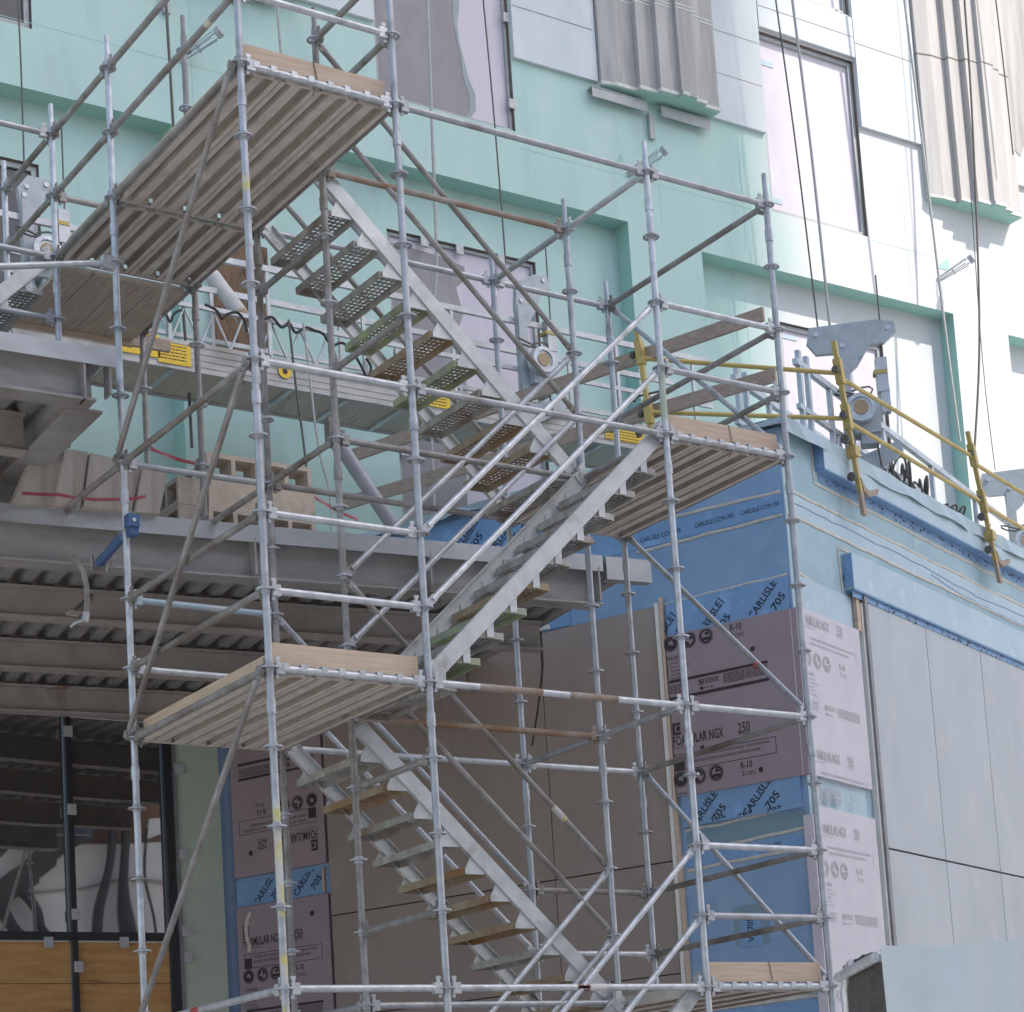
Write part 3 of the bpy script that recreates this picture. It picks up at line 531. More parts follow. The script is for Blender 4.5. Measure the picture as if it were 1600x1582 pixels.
mb=MB(); p=Pen(mb,PL,-.66,.76,.008,R(90)); p.text('VP 705',0,0,.22,.06,.02); mb.build('print',INKB,POD)
mb=MB(); p=Pen(mb,PL,-.95,4.69,.0075,R(1)); p.text('CARLISLE CCW-705',0,0,.42,.045,.01); p.text('CARLISLE CCW-705',.5,0.0,.40,.04,.01); p.text('CARLISLE CCW-705',-.6,0.0,.45,.045,.01); mb.build('print',INKB,POD)
mb=MB(); p=Pen(mb,PL,-.55,1.585,.0075,R(1)); p.text('CCW-705',0,0,.24,.04,.01); mb.build('print',INKB,POD)
mb=MB(); p=Pen(mb,PR,1.06,4.18,.004,R(50),.6); c=carlisle(PR,1.075,4.18,.006,.35); mb.add(c.v,c.f); mb.build('print',INKB,POD)
mb=MB(); rn=random.Random(11)
for (ua,ub,z,d,n) in ((.8,9,5.13,.008,34),(1.3,10,4.075,.068,38)):
    for k in range(n):
        u=ua+(ub-ua)*k/n+rn.uniform(-.05,.05)
        for j in range(6):
            du=rn.uniform(0,.16); w_=rn.uniform(.01,.045); h_=rn.uniform(.008,.03); z_=z+rn.uniform(-.04,.03); mb.add([PR.pt(u+du,z_,d),PR.pt(u+du+w_,z_+.006,d),PR.pt(u+du+w_,z_+h_,d),PR.pt(u+du,z_+h_-.006,d)],[(0,1,2,3)])
mb.build('print',INKB,POD)
# upper left wall above the canopy deck, wrapped in printed membrane
part('membrane_strip',BLUEB,PL,-5.4,-2.4,4.05,5.40,.003,.012)
carl_strip(PL,[(-4.7,4.6),(-4.15,4.75),(-3.75,4.95),(-3.3,4.85),(-2.95,4.95),(-4.3,4.2),(-3.5,4.3),(-2.7,4.6)],4.1,5.39,.0135,1.1)
# entrance side: taupe panels, pink boards, blue strip
us=[-5.52,-4.12,-2.735,-1.42]
for i in range(3):
    for z0,z1 in ((1.605,4.02),(.56,1.592),(GZ,.548)): part('wall_panel',BRN,PL,us[i]+.005,us[i+1]-.005,z0,z1,.03,.06)
part('panel_backing',GAP,PL,-5.54,-1.40,GZ,4.03,.003,.026)
part('timber_batten',WOODX,PL,-1.375,-1.345,GZ,4.10,.004,.05); part('corner_trim',LAMPW,PL,-1.412,-1.38,GZ,4.05,.004,.075)
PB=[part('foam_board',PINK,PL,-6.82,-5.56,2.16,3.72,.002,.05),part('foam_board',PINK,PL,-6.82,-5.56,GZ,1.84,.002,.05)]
part('membrane_strip',BLUEB,PL,-6.83,-5.62,1.85,2.13,.003,.02); part('membrane_strip',BLUEB,PL,-5.61,-5.55,1.86,2.12,.003,.02); bead(PL,[(-6.86,1.78),(-6.84,1.95),(-6.86,2.14)],.03,wig=.02)
part('timber_batten',WOODY,PL,-5.625,-5.60,1.86,2.12,.004,.05)
carl_strip(PL,[(-6.55,1.80),(-6.0,1.83)],1.855,2.125,.0215)
mb=MB(); foam_print(Pen(mb,PL,-6.74,1.42,.052)); keep=[k for k,f in enumerate(mb.f) if 1]; mb.build('print',INK,PB[1])
mb=MB(); foam_print(Pen(mb,PL,-5.66,2.52,.052,math.pi)); mb.build('print',INK,PB[0])
holes_dots(PL,[(-6.58,2.40)],PB[0],.03); holes_dots(PL,[(-5.78,1.66),(-6.62,1.76)],PB[1],.03)
mb=MB(); mb.path([PL.pt(u,z,.055) for u,z in ((-6.60,1.78),(-6.66,1.72),(-6.69,1.60),(-6.68,1.50),(-6.65,1.42),(-6.66,1.36))],.025,6); mb.build('foam_streak',SEAL,PB[1])
part('membrane_strip',NAVY,PL,-7.03,-6.825,GZ,4.02,.0085,.011)  # strip of the blue wall darkened, shade put into its colour
# ragged edge of green sheathing over blue
rn=random.Random(9); pts=[(-7.45,GZ),(-7.45,4.0)]; z=4.0
while z>GZ: pts.append((-7.0+rn.uniform(-.02,.02)-(.10 if z<1.0 else 0)*.0,z)); z-=rn.choice((.08,.25,.5))
pts.append((-7.0,GZ)); q=MB(); q.poly(PL,pts,.003,.008); q.build('sheathing',SAGE,POD)
# ================================================================ STEEL CANOPIES
def ibeam(name,m,a,b,h,w,parent,tf=.018,tw=.012):
    """I section from a to b, top of steel at a.z"""
    a,b=Vector(a),Vector(b); d=(b-a); L_=d.length; d.normalize(); s=d.cross(Vector((0,0,1))).normalized(); c=(a+b)/2; Z=Vector((0,0,1)); q=MB()
    q.obox(c-Z*tf/2,d*L_/2,s*w/2,Z*tf/2); q.obox(c-Z*(h-tf/2),d*L_/2,s*w/2,Z*tf/2); q.obox(c-Z*h/2,d*L_/2,s*tw/2,Z*(h/2-tf-.001)); return q.build(name,m,parent)
LC0,LC1=onZ(-60,781,4.0),onZ(940,869,4.0); ld=(LC1-LC0).normalized(); lnorm=Vector((ld.y,-ld.x,0)); lnorm=lnorm if lnorm.y<0 else -lnorm
LOW=empty('steel_canopy',((LC0+LC1)/2)-Vector((0,0,.5)),'lower steel canopy over the dark entrance, with concrete blocks stacked on its deck','canopy')
Zv=Vector((0,0,1))
q=MB(); cc=(LC0+LC1)/2; hl=(LC1-LC0).length/2
q.obox(cc-Zv*.07+lnorm*.006,ld*hl,lnorm*.006,Zv*.07); q.obox(cc-lnorm*.10-Zv*.005,ld*hl,lnorm*.098,Zv*.005); q.build('edge_angle',STEELG,LOW)
ibeam('beam',STEEL,LC0-lnorm*.13-Zv*.08,LC1-lnorm*.13-Zv*.08,.34,.20,LOW)
for t in (.42,.70,.86,.992):
    q=MB(); q.obox(LC0+(LC1-LC0)*t-lnorm*.06-Zv*.25,ld*.008,lnorm*.075,Zv*.15); q.build('stiffener_plate',STEEL,LOW)
q=MB(); q.obox(LC1+ld*.26-Zv*.10-lnorm*.05,ld*.22,lnorm*.05,Zv*.10); q.build('end_box',STEELG,LOW)
for k,dist in enumerate((1.65,3.3,4.95)):
    a,b_=LC0-lnorm*dist-Zv*.14-ld*1.5,LC1-lnorm*dist-Zv*.14+ld*.2; ibeam('joist',STEELR,a,b_,.27,.16,LOW)
q=MB()   # ribbed roof deck, ribs running back from the edge
x=0; per=.20; Ln=6.4; L2=2*hl+.2
prof=[]
while x<L2+1.5: prof+=[(x,0),(x+.075,0),(x+.095,-.075),(x+.18,-.075)]; x+=per
pt=lambda a,z,t:LC0-ld*1.5+ld*a-lnorm*t+Zv*(z-.035)
vs=[pt(a,z,.2) for a,z in prof]+[pt(a,z,Ln) for a,z in prof]; n=len(prof); q.add(vs,[(i,i+1,i+1+n,i+n) for i in range(n-1)]); q.build('roof_deck',DKDECK,LOW)
q=MB(); q.prism([LC0-ld*1.5-lnorm*.2-Zv*.03,LC1+ld*.2-lnorm*.2-Zv*.03,LC1+ld*.2-lnorm*6.2-Zv*.03,LC0-ld*1.5-lnorm*6.2-Zv*.03],Zv*.03); q.build('deck_slab',CONC,LOW)
for (px_,dist) in ((115,1.8),):
    p=onZ(px_,930,3.6); q=MB(); q.tube(p+Vector((0,0,-.15)),p+Vector((.35,.5,.15)),.03,8); q.obox(p+Vector((0,0,-.15)),(.05,0,0),(0,.05,0),(0,0,.01)); q.build('strut',STEELR,LOW)
UC1=onY(180,548,1.75); UC0=UC1+Vector((-3.2,.12,0)); ud=(UC1-UC0).normalized(); un=Vector((ud.y,-ud.x,0)); un=un if un.y<0 else -un
UP=empty('steel_canopy',UC1-Vector((1.0,-.5,.5)),'upper steel canopy frame cut off by the left edge','canopy')
q=MB(); cc=(UC0+UC1)/2; hl2=(UC1-UC0).length/2
q.obox(cc-Zv*.065+un*.006,ud*hl2,un*.006,Zv*.065); q.obox(cc-un*.12-Zv*.005,ud*hl2,un*.12,Zv*.005); q.build('edge_angle',STEELG,UP)
UB=UC1-ud*.14
ibeam('beam',STEEL,UC0-un*.12-Zv*.07,UB-un*.12-Zv*.07,.31,.20,UP)
ibeam('beam',STEEL,UB-un*.23-Zv*.02,UB-un*6.3-Zv*.02,.36,.24,UP)
q=MB(); q.obox(UB+ud*.10-un*.06-Zv*.2,ud*.008,un*.06,Zv*.12); q.obox(UC0+(UC1-UC0)*.93-un*.06-Zv*.23,ud*.007,un*.06,Zv*.15); q.build('stiffener_plate',STEEL,UP)
for k in (1.2,2.4,3.6): ibeam('joist',STEELR,UC0-un*k-Zv*.10,UB-un*k-Zv*.10-ud*.13,.30,.14,UP)
q=MB()
prof=[]; x=0
while x<3.0: prof+=[(x,0),(x+.075,0),(x+.095,-.075),(x+.18,-.075)]; x+=.2
pt=lambda a,z,t:UC0+ud*a-un*t+Zv*(z-.02)
vs=[pt(a,z,.25) for a,z in prof]+[pt(a,z,6.2) for a,z in prof]; n=len(prof); q.add(vs,[(i,i+1,i+1+n,i+n) for i in range(n-1)]); q.build('roof_deck',DKDECK,UP)
p=onY(-22,640,3.6); q=MB(); q.tube(p+Vector((0,-1.0,0)),p+Vector((0,2,0)),.075,16); q.build('drain_pipe',PIPER,UP)
# ================================================================ SWING STAGE hung along the facade
YS0,YS1=7.6,8.35
SW=empty('swing_stage',(5.3,YS0,7.2),'long aluminium swing stage with yellow stickers, hanging before the lower facade windows','swing stage')
X0,X1=.6,9.95
q=MB(); x=X0
q.box(X0,X1,YS0+.03,YS1-.03,7.205,7.235); q.build('floor',PLANK,SW)
for k in range(14): q=MB(); xx=X0+.3+k*(X1-X0)/14; q.box(xx,xx+.05,YS0+.02,YS1-.02,7.17,7.204); q.build('floor_joist',ALU,SW)
for y in (YS0,YS1):
    q=MB(); q.box(X0,X1,y-.018,y+.018,7.18,7.50)
    if y==YS0:
        for z in (7.24,7.31,7.38,7.45): q.box(X0,X1,y-.024,y-.0182,z,z+.007)
    q.build('side_beam',DALU,SW)
    for z,r_ in ((8.47,.032),(7.90,.024)):
        q=MB(); q.obox(((X0+X1)/2,y,z),((X1-X0)/2,0,0),(0,r_*.7,0),(0,0,r_)); q.build('guard_rail',ALU,SW)
    xx=X0+.05
    while xx<X1:
        q=MB(); q.box(xx-.02,xx+.02,y-.016,y+.016,7.50,8.44); q.build('guard_post',ALU,SW); xx+=1.13 if y==YS0 else 1.55
q=MB()
for k in range(12):
    xx=2.6+k*.33
    q=MB()
    if 2.5<xx<4.6 or xx>9: q.tube((xx,YS0+.02,7.5),(xx+.16,YS0+.02,7.88),.014,5); q.tube((xx+.16,YS0+.02,7.88),(xx+.33,YS0+.02,7.5),.014,5); q.build('lattice_brace',ALU,SW)
for (x0,x1,z0,z1,txt) in ((2.36,2.78,7.26,7.50,'CAUTION'),(2.76,3.12,7.22,7.44,'UL'),(5.92,6.2,7.26,7.46,'NOTICE'),(8.30,8.86,7.24,7.42,'CAUTION')):
    q=MB(); q.box(x0,x1,YS0-.030,YS0-.0245,z0,z1); s_=q.build('sticker',YELS,SW)
mbp=MB()
for (x0,x1,z1) in ((2.36,2.78,7.50),(2.76,3.12,7.44),(5.92,6.2,7.46),(8.30,8.86,7.42)):
    rn=random.Random(int(x0*100)); pen=Pen(mbp,Plane((0,YS0-.031,0),(1,0,0),(0,-1,0)),x0,z1,0)
    for k in range(5): greek(pen,.02,(x1-x0)*.85,-.035-k*.035,.012,rn)
    pen.ring(.09,-.06,.02,.035,14)
mbp.build('print',INK,SW)
c=onY(445,581,YS0-.03); q=MB(); q.tube(c,c+Vector((0,-.006,0)),.075,18); q.build('round_sticker',YELS,SW)
q=MB(); q.tube(c+Vector((0,-.007,0)),c+Vector((0,-.009,0)),.03,14); q.build('round_sticker_centre',BLK,SW)
def hoist(name,label,P,u,z0,gus,sc=1.,two=True):
    """suspended platform stirrup: post, gusset arm, traction motor, control box, foot"""
    b0=P.pt(u,z0); r=empty(name,b0,label,'hoist','powered hoists of the swing stages')
    ex,n=P.ex,P.n; pt=lambda a,z,d=0:b0+ex*(a*sc)+n*d+Zv*(z*sc)
    q=MB(); q.obox(pt(0,.72),ex*.06*sc,n*.05*sc,Zv*.60*sc); q.build('post',HOIST,r)
    q=MB(); q.prism([pt(a,z,.035) for a,z in gus],-n*.07); g_=q.build('gusset_arm',HOIST,r)
    q=MB()
    for a,z in (gus[0][0]+.07,gus[0][1]-.09),(gus[2][0]-.07,gus[2][1]-.07),(.0,1.38): q.tube(pt(a,z,.034),pt(a,z,.052),.028*sc,12)
    q.build('pin',GALB,g_)
    q=MB(); q.obox(pt(.20,.50,.02),ex*.15*sc,n*.13*sc,Zv*.20*sc); q.obox(pt(.22,.26,.02),ex*.10*sc,n*.10*sc,Zv*.08*sc); q.build('motor_housing',HOIST,r)
    q=MB(); q.tube(pt(.13,.56,.13),pt(.13,.56,.24),.17*sc,20); q.ring(pt(.13,.56,.245),.12*sc,.165*sc,.03,20,n); m_=q.build('motor_drum',GALB,r)
    q=MB(); q.tube(pt(.13,.56,.241),pt(.13,.56,.25),.085*sc,18); q.build('motor_cover',OCH,m_)
    q=MB(); q.obox(pt(.42,1.0,0),ex*.065*sc,n*.06*sc,Zv*.20*sc); q.obox(pt(.44,.70,0),ex*.05*sc,n*.05*sc,Zv*.14*sc); q.build('overspeed_brake',ALU,r)
    q=MB(); q.obox(pt(.40,1.03,.0),ex*.075*sc,n*.07*sc,Zv*.022*sc); q.build('brake_band',YEL,r)
    q=MB(); q.prism([pt(a,z,.05) for a,z in ((-.02,.02),(.55,.22),(.58,.10),(.50,.02),(.05,-.22),(-.06,-.16))],-n*.10); q.build('foot_bracket',HOIST,r)
    q=MB(); q.tube(pt(.45,.55),pt(.45,2.2 if two else 1.2),.009,5); q.tube(pt(.28,.3,.1),pt(.32,-.1,.1),.012,5); q.path([pt(.05+.24*math.sin(k*.5),.78+.05*math.sin(k*.9),.15+.02*math.cos(k)) for k in range(14)],.011,5); q.build('cable',WIRE,r)
    return r
G1=[(-.36,1.62),(.40,1.66),(.60,1.62),(.62,1.50),(.48,1.38),(.30,1.36),(.16,1.14),(.06,1.06),(-.06,1.06),(-.07,1.30),(-.30,1.30),(-.40,1.44)]
PS=Plane((0,YS0-.05,0),(1,0,0),(0,-1,0))
hoist('hoist','grey powered hoist behind the upper stair flight, before the lower filmed window',PS,7.20,7.42,[(-.05,1.62),(.25,1.78),(.42,1.78),(.44,1.62),(.32,1.52),(.2,1.28),(.08,1.06),(-.06,1.06),(-.08,1.3)],.92)
hoist('hoist','grey powered hoist at the far left edge in front of the small dark window',PS,1.42,7.55,[(-.10,1.36),(.02,1.52),(.30,1.52),(.33,1.36),(.22,1.30),(.16,1.2),(.06,1.06),(-.06,1.06),(-.08,1.2)],.88)
# second stage behind the parapet of the corner building
A26=R(26.4); o26=CAM+ray(1251,571)*((PR.o-PR.n*.8-CAM).dot(PR.n)/ray(1251,571).dot(PR.n))
PB2=Plane(o26,(math.cos(A26),math.sin(A26),0),(math.sin(A26),-math.cos(A26),0))
u_,zt=PB2.px(1251,571); _,zm=PB2.px(1290,664)
SW2=empty('swing_stage',PB2.pt(3,5.75),'aluminium swing stage standing behind the blue parapet of the corner building','swing stage')
for dd,nm in ((0,1),(-.7,0)):
    q=MB(); q.slab(PB2,-.15,9,zt-.035,zt+.03,dd-.03,dd+.03); q.build('guard_rail',ALU,SW2)
    q=MB(); q.slab(PB2,-.15,9,zm-.03,zm+.025,dd-.025,dd+.025); q.build('guard_rail',ALU,SW2)
    for u in (-.05,.16,.75,2.3,3.9,5.5,7.1):
        q=MB(); q.slab(PB2,u-.03,u+.03,5.55,zt+(.14 if u<.3 else -.036),dd-.025,dd+.024); q.build('guard_post',ALU,SW2)
q=MB(); q.slab(PB2,-.2,9,5.62,5.82,-.72,-.02); q.build('deck',ALU,SW2)
for k in range(4):
    u=.7+k*.5; q=MB(); q.tube(PB2.pt(u,5.85,0),PB2.pt(u+.22,zm,0),.02,6); q.tube(PB2.pt(u+.22,zm,0),PB2.pt(u+.42,5.85,0),.02,6); q.build('lattice_brace',ALU,SW2)
hu,hz=PB2.px(1330,708,.05)
PH1=Plane(PB2.pt(hu,0,.05),(.79,-.613,0),(-.613,-.79,0)); PH2=Plane(PB2.pt(PB2.px(1590,900,.05)[0],0,.05),(.79,-.613,0),(-.613,-.79,0))
hoist('hoist','grey powered hoist above the blue parapet, beside the first yellow guardrail post',PH1,0,hz-.12,G1,.95)
hu2,_=PB2.px(1590,900,.05)
hoist('hoist','grey powered hoist cut off by the right edge, beyond the second yellow post',PH2,0,hz-.22,G1,.95)
def coil(name,label,px_list,P,r,n,cat='cable'):
    rn=random.Random(n); q=MB()
    for (x,y) in px_list:
        u,z=P.px(x,y)
        for k in range(n):
            a0=rn.uniform(0,6); rr=r*rn.uniform(.7,1.15); du,dz=rn.uniform(-.06,.06),rn.uniform(-.05,.05); tl=rn.uniform(-.4,.4)
            q.path([P.pt(u+du+rr*.75*math.cos(a0+t*.45),z+dz+rr*math.sin(a0+t*.45),.06*math.sin(t*.45+tl)+.03*k) for t in range(15)],.014,5)
    return tag(q.build(name,WIRE,None),label,cat)
coil('cable_coil','coils of dark cable hung on the stage rail above the blue parapet',[(1392,745),(1410,752),(1438,770)],PB2,.17,4)
coil('cable_coil','small tangle of cable further right along the blue parapet',[(1478,800),(1494,808)],PB2,.08,3)
tag((lambda q:(q.path(smooth([PS.pt(*PS.px(x,y),-.0) for x,y in ((410,500),(425,496),(440,512),(452,505),(462,520),(478,512),(490,516),(505,522),(518,540),(535,536),(552,552),(566,575),(574,590),(580,575),(572,560))]),.016,5),q.path(smooth([PS.pt(*PS.px(x,y),.03) for x,y in ((318,478),(335,486),(345,500),(352,494),(368,490),(380,503),(384,520))]),.016,5),q.path(smooth([PS.pt(*PS.px(x,y),.03) for x,y in ((256,488),(264,505),(270,492),(282,486))]),.014,5)) and q.build('cable',BLK))(MB()),'black power cable looped along the swing stage rail','cable')
# ================================================================ YELLOW GUARDRAIL of the corner roof
GR=empty('guardrail',PR.pt(1.4,5.0,.15),'yellow steel guardrail clamped to the blue parapet of the corner building','guardrail')
D=.17
def ypost(P,a,b_):
    p=P.pt(*P.px(*a,D),D); s=P.pt(*P.px(*b_,D),D); q=MB(); d=(p-s)
    q.obox((p+s)/2,d/2,P.ex*.022,P.n*.022); o=q.build('post',YEL,GR)
    return p,s,o
def along(p,s,t): return p+(s-p)*t
p1,s1,po1=ypost(PR,(1303,534),(1344,770)); p2,s2,po2=ypost(PR,(1512,675),(1556,880)); p3,s3,po3=ypost(PL,(995,515),(1020,690))
def rail(a,b_): q=MB(); q.tube(a,b_,.0225,10); q.build('rail',YEL,GR)
def onseg(P,p,s,y):     # point of a post at pixel height y
    best=min(range(101),key=lambda k:abs(pxy(along(p,s,k/100))[1]-y)); return along(p,s,best/100)
def pxy(p):
    d=p-CAM; z=d.dot(AF); return (CX+F*d.dot(AR)/z, CY-F*d.dot(AU)/z)
for P,p,s,o,ys in ((PR,p1,s1,po1,(582,652)),(PR,p2,s2,po2,(712,784)),(PL,p3,s3,po3,(552,645))):
    for y in ys:
        c=onseg(P,p,s,y); q=MB(); d=(p-s).normalized(); q.obox(c,d*.12,P.ex*.034,P.n*.038); q.build('rail_sleeve',YEL,GR)
        q=MB(); q.tube(c-P.ex*.06,c-P.ex*.10,.035,10); q.build('knob',WIRE,GR)
    c=onseg(P,p,s,ys[1]+54); q=MB(); q.tube(c-P.ex*.20-P.n*.12,c+P.ex*.25-P.n*.75+Zv*.0,.02,8); q.obox(c,Zv*.05,P.ex*.05,P.n*.05); q.build('clamp_arm',YEL,GR)
    q=MB(); d=(s-p).normalized(); q.obox(s+d*.10,d*.12,P.ex*.03,P.n*.02); q.build('timber_packer',WOODG,GR)
    for k in (.0,.36):
        q=MB(); c=s-d*(.12+k); q.tube(c-P.ex*.14,c+P.ex*.22-P.n*.05,.011,6); q.tube(c-P.ex*.15,c-P.ex*.12,.045,10); q.build('clamp_screw',WIRE,GR)
    if P is PR:
        q=MB(); c=s-d*.08; q.prism([c+P.ex*a+Zv*z+P.n*.03 for a,z in ((.0,.06),(.10,-.02),(.18,-.03),(.40,.05),(.36,-.02),(.18,-.09),(.05,-.06))],-P.n*.05); q.build('clamp_jaw',WOODG,GR)
for y1,y2 in ((590,715),(660,787)): rail(onseg(PR,p1,s1,y1),onseg(PR,p2,s2,y2))
for y3,y1 in ((560,583),(645,655)): rail(onseg(PL,p3,s3,y3),onseg(PR,p1,s1,y1))
for y in (724,790):
    a=onseg(PR,p2,s2,y); rail(a,a+PR.ex*4)
# timber guard boards along the shaded parapet
def timber(name,label,a,b_,h,t,m,cat='timber board',group=None,up=None):
    a,b_=Vector(a),Vector(b_); d=(b_-a); up=up or Zv; s=d.cross(up).normalized(); u2=s.cross(d).normalized(); q=MB(); q.obox((a+b_)/2,d/2,s*t/2,u2*h/2)
    return tag(q.build(name,m),label,cat,group)
def pl(x,y,d): return PL.pt(*PL.px(x,y,d),d)
timber('guard_board','higher timber guard board along the corner roof, its cut end sticking up',pl(1193,491,.10),pl(540,716,.10),.13,.04,WOODG)
timber('guard_board','lower timber guard board along the corner roof, below the longer upper one',pl(1212,586,.06),pl(530,790,.06),.13,.04,WOODG)
# ================================================================ things on the lower canopy deck
def block_mesh():
    q=MB(); L_,H_,D_=.46,.225,.225; t=.036   # cells open towards -Y and +Y
    for z0,z1 in ((0,t),(H_-t,H_)): q.box(0,L_,0,D_,z0,z1)
    for x0,x1 in ((0,t),(L_/2-t/2,L_/2+t/2),(L_-t,L_)): q.box(x0,x1,.001,D_-.001,t,H_-t)
    return q
def solid_mesh():
    q=MB(); q.box(0,.46,0,.225,0,.225); q.box(.012,.448,.012,.213,.2251,.2265); return q
bl_open=bl_solid=None
BLK_N=[('lower left','open',0,0),('lower right','open',.62,0),('middle left','solid',.0,1),('middle right','solid',.62,1),('top left','open',.015,2),('top right','open',.62,2)]
bx0=onZ(338,822,4.0)
lab={'lower left':'tan concrete block with open cells, bottom of the left column on the canopy deck','lower right':'tan concrete block with open cells, bottom of the right column on the canopy deck','middle left':'solid-faced tan concrete block in the middle course of the left column','middle right':'solid-faced tan concrete block in the middle course of the right column','top left':'tan concrete block with open cells on top of the left column','top right':'tan concrete block with open cells on top of the right column'}
for nm,kind,dx,row in BLK_N:
    q=block_mesh() if kind=='open' else solid_mesh()
    off=Vector((1.24+dx*.78+.01*(row%2),3.36+.012*((row*7)%3),4.0+.228*row)); q.v=[v+off for v in q.v]
    tag(q.build('concrete_block',CMU),lab[nm],'concrete block','concrete blocks on the canopy')
for row,lb in ((0,'tan concrete block turned end-on, bottom of the far left stack'),(1,'tan concrete block turned end-on, second of the far left stack')):
    q=block_mesh(); q.v=[Vector((1.0+.225-v.y,3.40+v.x,4.0+.228*row+v.z)) for v in q.v]
    tag(q.build('concrete_block',CMU),lb,'concrete block','concrete blocks on the canopy')
def slabpx(name,label,pts,zb,th,m,cat,group=None):
    base=onZ(*pts[0],zb); Y=base.y; P=Plane((0,Y,0),(1,0,0),(0,-1,0)); q=MB(); q.prism([onY(x,y,Y) for x,y in pts],(0,th,0)); return tag(q.build(name,m),label,cat,group)
gp='tan panels stacked on the canopy'
slabpx('precast_panel','leftmost tan panel standing on the canopy, half hidden by the steel beam',[(84,790),(20,786),(50,715),(100,702)],4.0,.10,CONC,'panel',gp)
slabpx('precast_panel','tan panel standing just right of the short jack post on the canopy',[(126,791),(86,789),(102,701),(138,707)],4.0,.12,CONC,'panel',gp)
slabpx('precast_panel','widest tan panel, behind the blue clamp on the canopy',[(205,800),(131,792),(142,708),(222,726)],4.0,.10,CONC,'panel',gp)
slabpx('precast_panel','rightmost tan panel standing on the canopy, leaning against its stack',[(249,803),(212,800),(224,730),(262,741)],4.0,.09,CONC,'panel',gp)
def tape(label,pts,Y,w):
    q=MB(); P3=[onY(x,y,Y) for x,y in pts]; n=len(P3); vs=[]
    for i,p in enumerate(P3): vs+=[p+Zv*w/2+Vector((0,.01*(i%2),0)),p-Zv*w/2]
    q.add(vs,[(2*i,2*i+1,2*i+3,2*i+2) for i in range(n-1)]); q.add([v+Vector((0,.004,0)) for v in vs],[(2*i,2*i+2,2*i+3,2*i+1) for i in range(n-1)])
    tag(q.build('barrier_tape',REDT),label,'tape')
tape('red tape strung across the tan panels',[(35,771),(60,772),(92,773),(115,777),(150,781),(190,780),(214,779),(228,775)],2.98,.026)
tape('red tape sagging between two posts above the tan panels',[(236,701),(256,709),(278,718),(305,724)],3.3,.03)
tape('red tape running right from the concrete blocks',[(481,770),(505,785),(530,800),(560,812)],3.6,.03)
# tilt-up brace, jack, light, conduit, blue lanyard
q=MB(); a,b_=onY(527,690,6.2),onY(616,825,6.2); q.tube(a,b_,.072,16); br=q.build('brace_pipe',PIPEG); tag(br,'thick grey pipe brace slanting down onto the canopy deck','pipe brace')
q=MB(); q.obox(a+Vector((-.05,0,.10)),(.06,0,0),(0,.05,0),(0,0,.12)); q.build('pipe_shoe',GALD,br)
q=MB(); p=PL.pt(*PL.px(842,983,.35),.35); q.obox(p,PL.ex*.11,PL.n*.025,Zv*.022); lo=q.build('strip_light',LAMPW); tag(lo,'short white strip light under the canopy above the taupe panels','light')
q=MB(); q.path([p+PL.ex*.0+Vector((.02,0,-.02)),p+Vector((.02,.0,-.35)),p+Vector((.0,.1,-.75)),p+Vector((-.03,.2,-1.1))],.010,5); q.build('cable',BLK,lo)
q=MB(); q.path([onY(x,y,3.2) for x,y in ((112,872),(122,880),(130,892),(135,915),(136,940),(135,958))],.022,8); cj=q.build('flexible_conduit',GALD); tag(cj,'flexible metal conduit dangling from the canopy beam','conduit')
q=MB(); q.tube(onY(135,958,3.2),onY(132,972,3.2),.03,8); q.path([onY(132,970,3.2),onY(118,973,3.2),onY(110,980,3.2)],.012,5); q.build('conduit_fitting',GALB,cj)
q=MB(); q.tube(onY(192,838,2.3),onY(155,880,2.75),.034,12); bt=q.build('fall_arrest_anchor',BLUEP); tag(bt,'blue steel clamp and tube fixed to the canopy beam at the left standard','clamp')
q=MB(); c=onY(206,815,2.02); q.obox(c,(.042,0,0),(0,.04,0),(0,0,.046)); q.obox(c+Vector((0.01,.02,-.065)),(.032,0,0),(0,.04,0),(0,0,.035)); q.build('clamp_body',BLUEP,bt)
q=MB(); q.tube(c+Vector((0,-.041,0)),c+Vector((0,-.046,0)),.014,12); q.build('plate_eye',GALB,bt)
q=MB(); c=onY(158,880,2.8); q.obox(c,(.07,0,0),(0,.04,0),(0,0,.05)); q.tube(c+Vector((.02,-.05,-.08)),c+Vector((.02,-.05,.08)),.012,6); q.tube(c+Vector((-.08,-.02,.09)),c+Vector((-.08,-.02,-.07)),.012,6); q.build('beam_clamp',GALD,bt)
# ================================================================ hanging ropes and wire ropes
def rope(label,pts,Y,r,m,name='wire_rope',ext=True):
    P3=smooth([onY(x,y,Y) for x,y in pts])
    if ext: d=(P3[0]-P3[1]).normalized(); P3=[P3[0]+d*8]+P3
    q=MB(); q.path(P3,r,6); tag(q.build(name,m),label,'rope')
rope('thin wire rope down to the left hoist',[(28,0),(33,110),(38,270)],7.55,.009,WIRE)
rope('dark rope left of the top platform, hanging over the mint wall',[(259,0),(264,80),(271,201),(278,330),(285,470),(292,560),(300,700)],8.2,.016,WIRE)
rope('short pale rope above the toe board of the top platform',[(433,8),(440,92)],8.3,.018,ROPE)
rope('pale rope crossing the tall greyed window and the stair',[(668,0),(674,170),(680,330),(682,420),(678,470),(674,500)],8.1,.020,ROPE)
rope('thin dark wire down to the hoist behind the stair',[(755,0),(770,160),(784,330),(790,410)],7.55,.010,WIRE)
rope('left of the two ropes crossing the sunlit window',[(1212,0),(1245,240),(1280,532)],8.4,.013,WIRE)
rope('right, thicker rope crossing the sunlit window to the yellow post',[(1238,0),(1268,240),(1299,532)],8.3,.022,ROPE)
